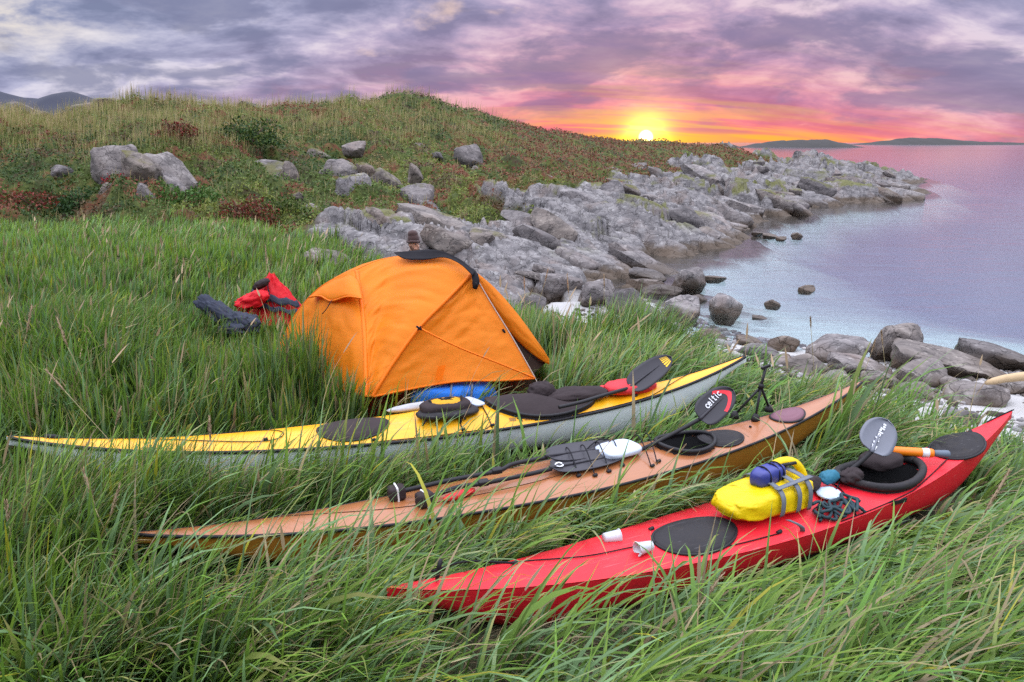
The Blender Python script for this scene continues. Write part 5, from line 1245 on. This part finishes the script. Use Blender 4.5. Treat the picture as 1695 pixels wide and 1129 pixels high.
def field(x, y, g):
    """height, lean heading, final bend of the meadow grass"""
    h = .36 + .26 * fbm(x * .7, y * .7, 3, 201); h = h * (1 - .42 * sstep(y, 6.0, 9.5)) * (1 - .50 * sstep(x + (y - 6) * .35, 1.6, 3.0))
    phi = R(8) + (fbm(x * .45, y * .45, 3, 202) - .5) * 3.4 + (fbm(x * 1.6, y * 1.6, 2, 203) - .5) * 1.6
    lay = .55 + (fbm(x * .6 + 4, y * .6, 3, 204) - .5) * 1.4 + np.clip(x * .14, -.25, .40) - np.clip((y - 5) * .10, 0, .35)
    up = np.zeros(x.shape)
    for p, r, a in TUFTS:
        w = np.exp(-(((x - p.x) ** 2 + (y - p.y) ** 2) / r ** 2)); h = h + a * w; up = np.maximum(up, w)
    gap, front = kay_gap(x, y)
    press = np.where(front, sstep(gap, -.10, .60), sstep(gap, -.02, .30)); press = np.maximum(press, up * .8)
    # the strips between the boats were walked on
    h = h * (.36 + .64 * press); lay = np.clip(lay + (1 - press) * .35 - up * .45, 0, 1.15)
    tf = in_poly(x, y - .0, [Vector((p.x, p.y, 0)) for p in [PZ(600, 700, .5), PZ(900, 660, .5), PZ(960, 610, .5), PZ(890, 600, .5), PZ(600, 640, .5)]])
    h = np.where(tf, h * .4, h)
    for p, r, a in ((PD(385, 590, 7.3), .75, .55), (PD(450, 560, 7.6), .6, .5)): h = h * (1 - a * np.exp(-((x - p.x) ** 2 + (y - p.y) ** 2) / r ** 2))
    return h, phi, lay, gap, up
def meadow(N, y0, y1, K, wid, seed, hmul=1.0, clump=.05, ntuft=None, xlim=(-.78, .80)):
    g = np.random.default_rng(seed); nt = ntuft or N // 26
    d = np.sqrt(g.uniform(y0 ** 2, y1 ** 2, nt)); cx = g.uniform(xlim[0], xlim[1], nt) * (d + .5); cy = d
    idx = g.integers(0, nt, N); ox = g.normal(0, clump, N); oy = g.normal(0, clump, N); x = cx[idx] + ox; y = cy[idx] + oy
    z, far, rk, sandy, heath = terrain_h(x, y)
    keep = (far < .55) & (z > .10) & ~in_poly(x, y, TENT); x, y, z, ox, oy, idx = [a[keep] for a in (x, y, z, ox, oy, idx)]
    h, phi, lay, gap, upw = field(x, y, g); n = len(x); tj = np.random.default_rng(seed + 1).normal(0, .45, nt)[idx]; tl = np.random.default_rng(seed + 2).uniform(-.15, .15, nt)[idx]
    phi = phi + tj + g.normal(0, .42, n); dx = np.cos(phi) + ox / clump * .28; dy = np.sin(phi) + oy / clump * .28; m = np.hypot(dx, dy) + 1e-6; dx /= m; dy /= m
    ln = h * g.uniform(.55, 1.35, n) * hmul * (1.05 + .35 * lay)
    th0 = np.clip(g.normal(.10, .10, n) + .25 * lay, 0, .8); th1 = np.clip(.55 + 1.25 * (lay + tl) + g.normal(0, .35, n), .15, 2.15)
    w = wid * np.exp(g.normal(-.06, .38, n))
    # colour: blue-green, mid green, yellow-green, some straw
    t = fbm(x * .8, y * .8, 3, 210) * .6 + g.uniform(0, .6, n) - .1
    c0 = np.array([.036, .085, .022]); cA = np.array([.094, .226, .038]); cB = np.array([.205, .300, .036]); cC = np.array([.190, .310, .130])
    tt = np.clip(t, 0, 1)[:, None]; tip = cA * (1 - tt) + cB * tt; blue = (g.uniform(0, 1, n) < .36)[:, None]; tip = np.where(blue, cC * g.uniform(.7, 1.05, (n, 1)), tip)
    farv = sstep(y, 8, 14)[:, None]; tip = tip * (1 + .35 * farv) + np.array([.02, .015, .0]) * farv
    dead = g.uniform(0, 1, n) < (.09 + .05 * (fbm(x * 1.1, y * 1.1, 2, 212) > .6)); tip = np.where(dead[:, None], np.array([.36, .29, .16]) * g.uniform(.6, 1.1, (n, 1)), tip)
    yel = g.uniform(0, 1, n) < .02; tip = np.where(yel[:, None], np.array([.36, .34, .03]), tip)
    base = np.where(dead[:, None], tip * .7, c0 * .62 + tip * .22) ; tip = tip * g.uniform(.65, 1.55, (n, 1))  # darker feet, brighter tips: shade inside the sward painted into the blades
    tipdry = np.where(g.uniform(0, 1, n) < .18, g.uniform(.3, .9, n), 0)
    root = np.stack([x, y, z - .01], 1)
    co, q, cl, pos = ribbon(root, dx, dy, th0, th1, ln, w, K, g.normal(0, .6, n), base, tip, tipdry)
    # blades that would pass through a boat, the tent or the gear are left out; keep tips above the soil
    bad = gap < .005; lot = g.uniform(0, 1, n)
    for k, M in zip(KAYS, MIS):
        for s in range(1, K + 1):
            px, py, pz = pos[:, s, 0], pos[:, s, 1], pos[:, s, 2]; lx, ly = kay_local(k, M, px, py); lz = pz - k.base
            ins = (np.abs(lx) < k.L / 2) & (np.abs(ly) < k.beam(lx) + .01) & (lz < k.dz(lx, ly) + .012)
            bad |= ins
            # few blades stand between the camera and the deck
            if s >= K // 2:
                pm, pe_, zc = {0: (.80, .40, .06), 1: (.84, .78, .06), 2: (.88, .90, .13)}[KAYS.index(k)]
                dd = (np.abs(lx) < k.L / 2 * .96) & (ly < 0) & (ly > -1.1); hi = lz > (k.zmid - zc) + np.maximum(-ly - .25, 0) * .42
                bad |= dd & hi & (lot < np.where(np.abs(lx) < k.L * .27, pm, np.where((lx > 0) & (k is RK), .55, pe_))) & (upw < .30)
    for s in (K // 2, K): bad |= in_poly(pos[:, s, 0], pos[:, s, 1], TENT) & (pos[:, s, 2] < 1.5)
    bad |= pos[:, K, 2] < z - .03
    good = ~bad; nv = (K + 1) * 2; vm = np.repeat(good, nv); re = np.cumsum(vm) - 1; fm = np.repeat(good, K)
    return co[vm], re[q[fm]], cl[vm]
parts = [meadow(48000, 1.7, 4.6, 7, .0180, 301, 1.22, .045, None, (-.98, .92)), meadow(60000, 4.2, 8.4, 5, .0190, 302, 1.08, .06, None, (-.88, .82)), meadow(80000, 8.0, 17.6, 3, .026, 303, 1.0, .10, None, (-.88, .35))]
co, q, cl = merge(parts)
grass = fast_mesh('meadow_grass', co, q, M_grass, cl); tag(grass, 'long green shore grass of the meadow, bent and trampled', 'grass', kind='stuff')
# matted dead leaves low in the sward
def thatch(N, seed):
    g = np.random.default_rng(seed); d = np.sqrt(g.uniform(1.7 ** 2, 8.5 ** 2, N)); x = g.uniform(-.8, .8, N) * (d + .5); y = d
    z, far, *_ = terrain_h(x, y); gap, fr = kay_gap(x, y); k = (far < .5) & (gap > .01) & ~in_poly(x, y, TENT); x, y, z = x[k], y[k], z[k]; n = len(x)
    a = g.uniform(0, 6.28, n); ln = g.uniform(.12, .34, n); c = np.array([.22, .17, .09]) * g.uniform(.4, 1.3, (n, 1)); c = np.where(g.uniform(0, 1, (n, 1)) < .35, np.array([.05, .09, .03]), c)
    return ribbon(np.stack([x, y, z + g.uniform(.0, .10, n)], 1), np.cos(a), np.sin(a), np.full(n, 1.25), np.full(n, 1.75), ln, g.uniform(.004, .008, n), 3, g.normal(0, .5, n), c, c)[:3]
def straws(N, seed):
    g = np.random.default_rng(seed); d = np.sqrt(g.uniform(2.2 ** 2, 15 ** 2, N)); x = g.uniform(-.78, .6, N) * (d + .3); y = d
    z, far, *_ = terrain_h(x, y); gap, fr = kay_gap(x, y); k = (far < .5) & (gap > .12) & ~(fr & (gap < .55)) & ~in_poly(x, y, TENT); x, y, z = x[k], y[k], z[k]; n = len(x); ph = g.normal(.4, .9, n); ln = g.uniform(.45, .85, n) * (1 - .35 * sstep(y, 6, 10))
    c = np.array([.46, .36, .19]) * g.uniform(.7, 1.2, (n, 1)); co, q, cl, pos = ribbon(np.stack([x, y, z], 1), np.cos(ph), np.sin(ph), g.uniform(.0, .35, n), g.uniform(.2, 1.1, n), ln, g.uniform(.0045, .0065, n) * (1 + y / 9), 6, g.normal(0, .5, n), c, c)
    # seed head: a fatter ribbon continuing the stem
    dv = pos[:, -1] - pos[:, -2]; dv /= np.linalg.norm(dv, axis=1)[:, None]; hl = g.uniform(.10, .20, n); th = np.arccos(np.clip(dv[:, 2], -1, 1)); hd = np.hypot(dv[:, 0], dv[:, 1]) + 1e-6
    c2 = np.array([.40, .29, .17]) * g.uniform(.7, 1.2, (n, 1)); h2 = ribbon(pos[:, -1] - dv * .01, dv[:, 0] / hd, dv[:, 1] / hd, th, th + .15, hl, g.uniform(.012, .019, n) * (1 + y / 14), 4, g.normal(0, .5, n), c2, c2)
    return merge([(co, q, cl), h2[:3]])
co, q, cl = merge([thatch(26000, 330), straws(620, 333)]); o = fast_mesh('dead_grass', co, q, M_straw, cl); tag(o, 'matted dead straw under the green blades', 'straw', kind='stuff')

# ---- heath on the hill
def hill_points(N, seed, dmin=15.5, dmax=58):
    g = np.random.default_rng(seed); d = np.exp(g.uniform(math.log(dmin), math.log(dmax), N)); x = g.uniform(-.80, .36, N) * d; y = d
    z, far, rk, sandy, heath = terrain_h(x, y); k = (heath > .45) & (z > .35); return g, x[k], y[k], z[k]
def heath_colour(x, y, g):
    n = len(x); a = fbm(x * .33, y * .33, 4, 401); b = fbm(x * .9 + 3, y * .9, 3, 402); c = fbm(x * .5 + 7, y * .5, 3, 403)
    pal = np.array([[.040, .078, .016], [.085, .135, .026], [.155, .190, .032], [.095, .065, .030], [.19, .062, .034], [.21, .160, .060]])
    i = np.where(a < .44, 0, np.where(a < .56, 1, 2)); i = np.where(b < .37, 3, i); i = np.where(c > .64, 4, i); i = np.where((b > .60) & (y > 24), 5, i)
    right = (x > -.5 + (y - 38) * .10) & (y > 27); i = np.where(right & (g.uniform(0, 1, n) < .93), np.where(g.uniform(0, 1, n) < .6, 4, 3), i)  # ridge towards the sun: its red glow is painted into the heather colour
    mixi = g.uniform(0, 1, n) < .06; i = np.where(mixi, g.integers(0, 6, n), i); return pal[i] * g.uniform(.7, 1.3, (n, 1))
def heath_cover(N, seed):
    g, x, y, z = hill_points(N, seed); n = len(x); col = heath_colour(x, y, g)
    s = g.uniform(.016, .042, n) * (.7 + y / 34); nrm = g.normal(0, 1, (n, 3)); nrm[:, 2] = np.abs(nrm[:, 2]) + .4; nrm[:, 1] -= .4; nrm /= np.linalg.norm(nrm, axis=1)[:, None]
    t = np.cross(nrm, g.normal(0, 1, (n, 3))); t /= np.linalg.norm(t, axis=1)[:, None]; b = np.cross(nrm, t)
    c = np.stack([x, y, z + g.uniform(.0, .14, n) * (.6 + fbm(x * 1.3, y * 1.3, 2, 411))], 1)
    co = np.stack([c + t * s[:, None], c + b * s[:, None] * .55, c - t * s[:, None], c - b * s[:, None] * .55], 1).reshape(-1, 3)
    return co, np.arange(n * 4).reshape(-1, 4), np.repeat(col, 4, 0)
co, q, cl = heath_cover(270000, 420); o = fast_mesh('heath_cover', co, q, M_heath, cl, False); tag(o, 'low heath of crowberry, moss and reddened heather on the hill, sun glow painted into the ridge', 'heath', kind='stuff')
def hill_grass(N, seed):
    g, x, y, z = hill_points(N, seed, 17, 52); n = len(x); m = fbm(x * .22, y * .22, 3, 431)
    up = sstep(z, 2.0, 3.0); left = sstep(-x - (y - 28) * .05, -1.5, 4)
    den = np.clip((m - .38) * 3.5, 0, 1) * (.15 + .85 * up * left) + .40 * up * left
    k = g.uniform(0, 1, n) < den; x, y, z, up = x[k], y[k], z[k], up[k]; n = len(x)
    ph = R(20) + g.normal(0, .9, n); ln = g.uniform(.25, .72, n) * (.55 + .45 * up); t = g.uniform(0, 1, (n, 1)); base = np.array([.14, .19, .04]) * (1 - t) + np.array([.24, .24, .07]) * t
    tip = np.where(g.uniform(0, 1, (n, 1)) < .60, np.array([.62, .44, .25]), np.array([.40, .38, .12])) * g.uniform(.6, 1.15, (n, 1))
    return ribbon(np.stack([x, y, z], 1), np.cos(ph), np.sin(ph), g.uniform(0, .2, n), g.uniform(.1, .8, n), ln, g.uniform(.008, .018, n) * (.6 + y / 50), 3, g.normal(0, .6, n), base, tip)[:3]
co, q, cl = hill_grass(170000, 440); o = fast_mesh('hill_grass', co, q, M_straw, cl); tag(o, 'tan seeding grass along the hill crest', 'grass', kind='stuff')
# ---- bushes
def bush(label, px, by, w, h, d, cols, seed, leaf=.045, n=1500):
    g = np.random.default_rng(seed); p = PD(px, by, d); p.z = gz(p.x, p.y); k = d / F; rx = w * k / 2; hz = h * k
    e = empty('bush', p, 0, label, 'bush', 'bushes on the heath slope'); u = g.normal(0, 1, (n, 3)); u /= np.linalg.norm(u, axis=1)[:, None]; u[:, 2] = np.abs(u[:, 2])
    r = g.uniform(.35, 1.0, n) ** .5 * (.35 + 1.3 * fbm(u[:, 0] * 2.2 + seed, u[:, 1] * 2.2 + u[:, 2] * 2, 3, seed)); c = u * r[:, None] * np.array([rx * 1.15, rx, hz * .85]); s = leaf * g.uniform(.6, 1.3, n)
    t = g.normal(0, 1, (n, 3)); t /= np.linalg.norm(t, axis=1)[:, None]; b = np.cross(t, g.normal(0, 1, (n, 3))); b /= np.linalg.norm(b, axis=1)[:, None]
    co = np.stack([c + t * s[:, None], c + b * s[:, None] * .5, c - t * s[:, None], c - b * s[:, None] * .5], 1).reshape(-1, 3)
    col = np.array(cols)[g.integers(0, len(cols), n)] * g.uniform(.6, 1.4, (n, 1)); fast_mesh('foliage', co, np.arange(n * 4).reshape(-1, 4), M_heath, np.repeat(col, 4, 0), False, e)
    for i in range(5):
        a = g.uniform(0, 6.28); tube('stem', [(0, 0, -.05), (rx * .3 * math.cos(a), rx * .3 * math.sin(a), hz * .4), (rx * .6 * math.cos(a), rx * .6 * math.sin(a), hz * .75)], [.02, .014, .006], plain('twig', (.09, .05, .035), .9) if i == 0 and seed == 1 else bpy.data.materials['twig'], e, 6)
RED = [(.17, .028, .022), (.22, .05, .03), (.12, .05, .03), (.08, .07, .02)]; GRN = [(.035, .065, .012), (.06, .10, .018), (.10, .14, .025)]; DGR = [(.018, .05, .014), (.03, .075, .02), (.045, .09, .02)]
bush('rust-red bush at the foot of the heath slope', 405, 378, 96, 58, 17.6, RED, 1, .04, 2200)
bush('small red plant growing on the big split outcrop', 196, 302, 44, 18, 18.8, [(.30, .02, .03), (.25, .03, .03)], 2, .035, 350)
bush('round moss-green mound right of the rust-red bush', 470, 362, 66, 46, 18.4, GRN, 3, .035, 2600)
bush('dark green thicket on the upper left slope', 415, 258, 110, 46, 25.0, DGR + GRN, 4, .05, 2400)
bush('low rusty bush left of the split outcrop', 60, 345, 110, 36, 19.0, RED, 5, .04, 1500)
bush('bright green leafy patch between outcrop and red bush', 310, 372, 100, 36, 18.2, [(.05, .12, .02), (.08, .15, .03)], 6, .045, 1600)
bush('dark green bush in front of the split outcrop', 130, 362, 60, 40, 18.2, DGR, 7, .04, 1200)
bush('reddish sprawling bush under the flat white stone', 300, 300, 60, 30, 22, RED, 8, .045, 900)
bush('olive mound along the foot of the slope near the slab', 545, 392, 110, 26, 17.6, GRN + [(.10, .05, .03)], 9, .04, 1700)
# ---- dry seed stalks standing out of the sward
def stalk(label, px, py, d, tx, ty, head=.16, r=.011):
    """head centre at (px, py); stem leaves towards (tx, ty) on the ground"""
    c = PD(px, py, d); b = PD(tx, ty, d + .02); b.z = min(b.z, c.z - .05); gg = gz(b.x, b.y); dirv = (c - b).normalized()
    if b.z > gg: b = b - dirv * min(.5, (b.z - gg) / max(.3, dirv.z))
    e = empty('seed_stalk', b, 0, label, 'seed stalk', 'dry seed stalks in the meadow'); L = c - b; o1 = L - dirv * head / 2; side = Vector((random.uniform(-.02, .02), random.uniform(-.02, .02), .02))
    tube('stem', [Vector((0, 0, 0)), L * .5 + side, o1], .0022, M_stem, e, 5, 1, 8)
    V, Fq = [], []
    vs, fs = tube_data([o1 + dirv * head * t for t in np.linspace(0, 1, 9)], [r * (.35 + .55 * math.sin(math.pi * min(1, t * .9 + .08))) * .6 for t in np.linspace(0, 1, 9)], 6); V += vs; Fq += fs
    for i in range(46):
        t = random.random(); p = o1 + dirv * head * t; a = random.uniform(0, 6.28); s = dirv.orthogonal().normalized(); s = (Matrix.Rotation(a, 3, dirv) @ s); rr = r * (.5 + .7 * math.sin(math.pi * min(1, t * .85 + .1)))
        k = len(V); V += [p, p + dirv * .012 + s * rr * .7 + s.cross(dirv) * .003, p + dirv * .024 + s * rr, p + dirv * .012 + s * rr * .7 - s.cross(dirv) * .003]; Fq.append((k, k + 1, k + 2, k + 3))
    mesh_obj('seed_head', V, Fq, M_seed, e)
M_stem = plain('dry_stem', (.36, .29, .15), .8, .2, 40, 0); M_seed = plain('seed_husk', (.40, .29, .18), .85, .35, 60, .2)
for a in [('thick tan seed head at the lower right edge of the meadow', 1650, 815, 3.5, 1600, 900, .24, .013), ('seed head leaning right below the red kayak bow', 1175, 980, 2.9, 1125, 1050, .20, .011),
          ('upright seed head before the yellow kayak left of centre', 347, 710, 3.9, 350, 790, .13, .010), ('bent seed head above the left end of the yellow kayak', 92, 630, 4.6, 190, 740, .16, .010),
          ('dark seed head left of the wooden kayak, leaning left', 148, 810, 3.3, 175, 900, .20, .010), ('seed head crossing it, leaning right', 190, 830, 3.3, 165, 910, .18, .010),
          ('tall seed head in the left meadow leaning right', 48, 530, 5.4, 35, 600, .22, .012), ('curved seed head in the left meadow behind the yellow kayak', 103, 550, 5.3, 125, 610, .22, .012),
          ('thin seed head directly above the yellow stern', 195, 690, 4.3, 180, 740, .13, .009), ('short seed head at the far left edge', 12, 850, 3.2, 20, 920, .12, .010),
          ('pale bent stalk in front of the cockpit of the wooden kayak', 1128, 745, 4.0, 1050, 850, .05, .004), ('pale stalk crossing the wooden kayak bow', 1010, 730, 4.0, 900, 865, .05, .004),
          ('tall seed stalk against the water by the big boulder', 1342, 535, 6.4, 1345, 640, .10, .008), ('seed stalk against the rocks leaning right', 1445, 575, 6.2, 1420, 660, .12, .009),
          ('seed stalk in front of the big pale boulder', 1460, 560, 6.2, 1470, 660, .12, .009), ('seed stalk beside the yellow kayak tip', 1215, 575, 6.4, 1185, 620, .14, .010),
          ('seed stalk rising right of the tent door', 940, 470, 8.6, 945, 540, .22, .012), ('second seed stalk right of the tent door', 1000, 465, 8.8, 1002, 545, .16, .011), ('third seed stalk right of the tent door, nearest it', 868, 470, 8.4, 870, 540, .14, .010),
          ('seed head in the far left meadow by the heath', 235, 435, 11.0, 230, 470, .26, .016), ('seed head standing alone behind the red jacket', 440, 420, 10.5, 442, 455, .24, .015), ('fourth seed stalk right of the tent door, bent right', 905, 455, 8.8, 890, 520, .14, .010)]: stalk(*a)
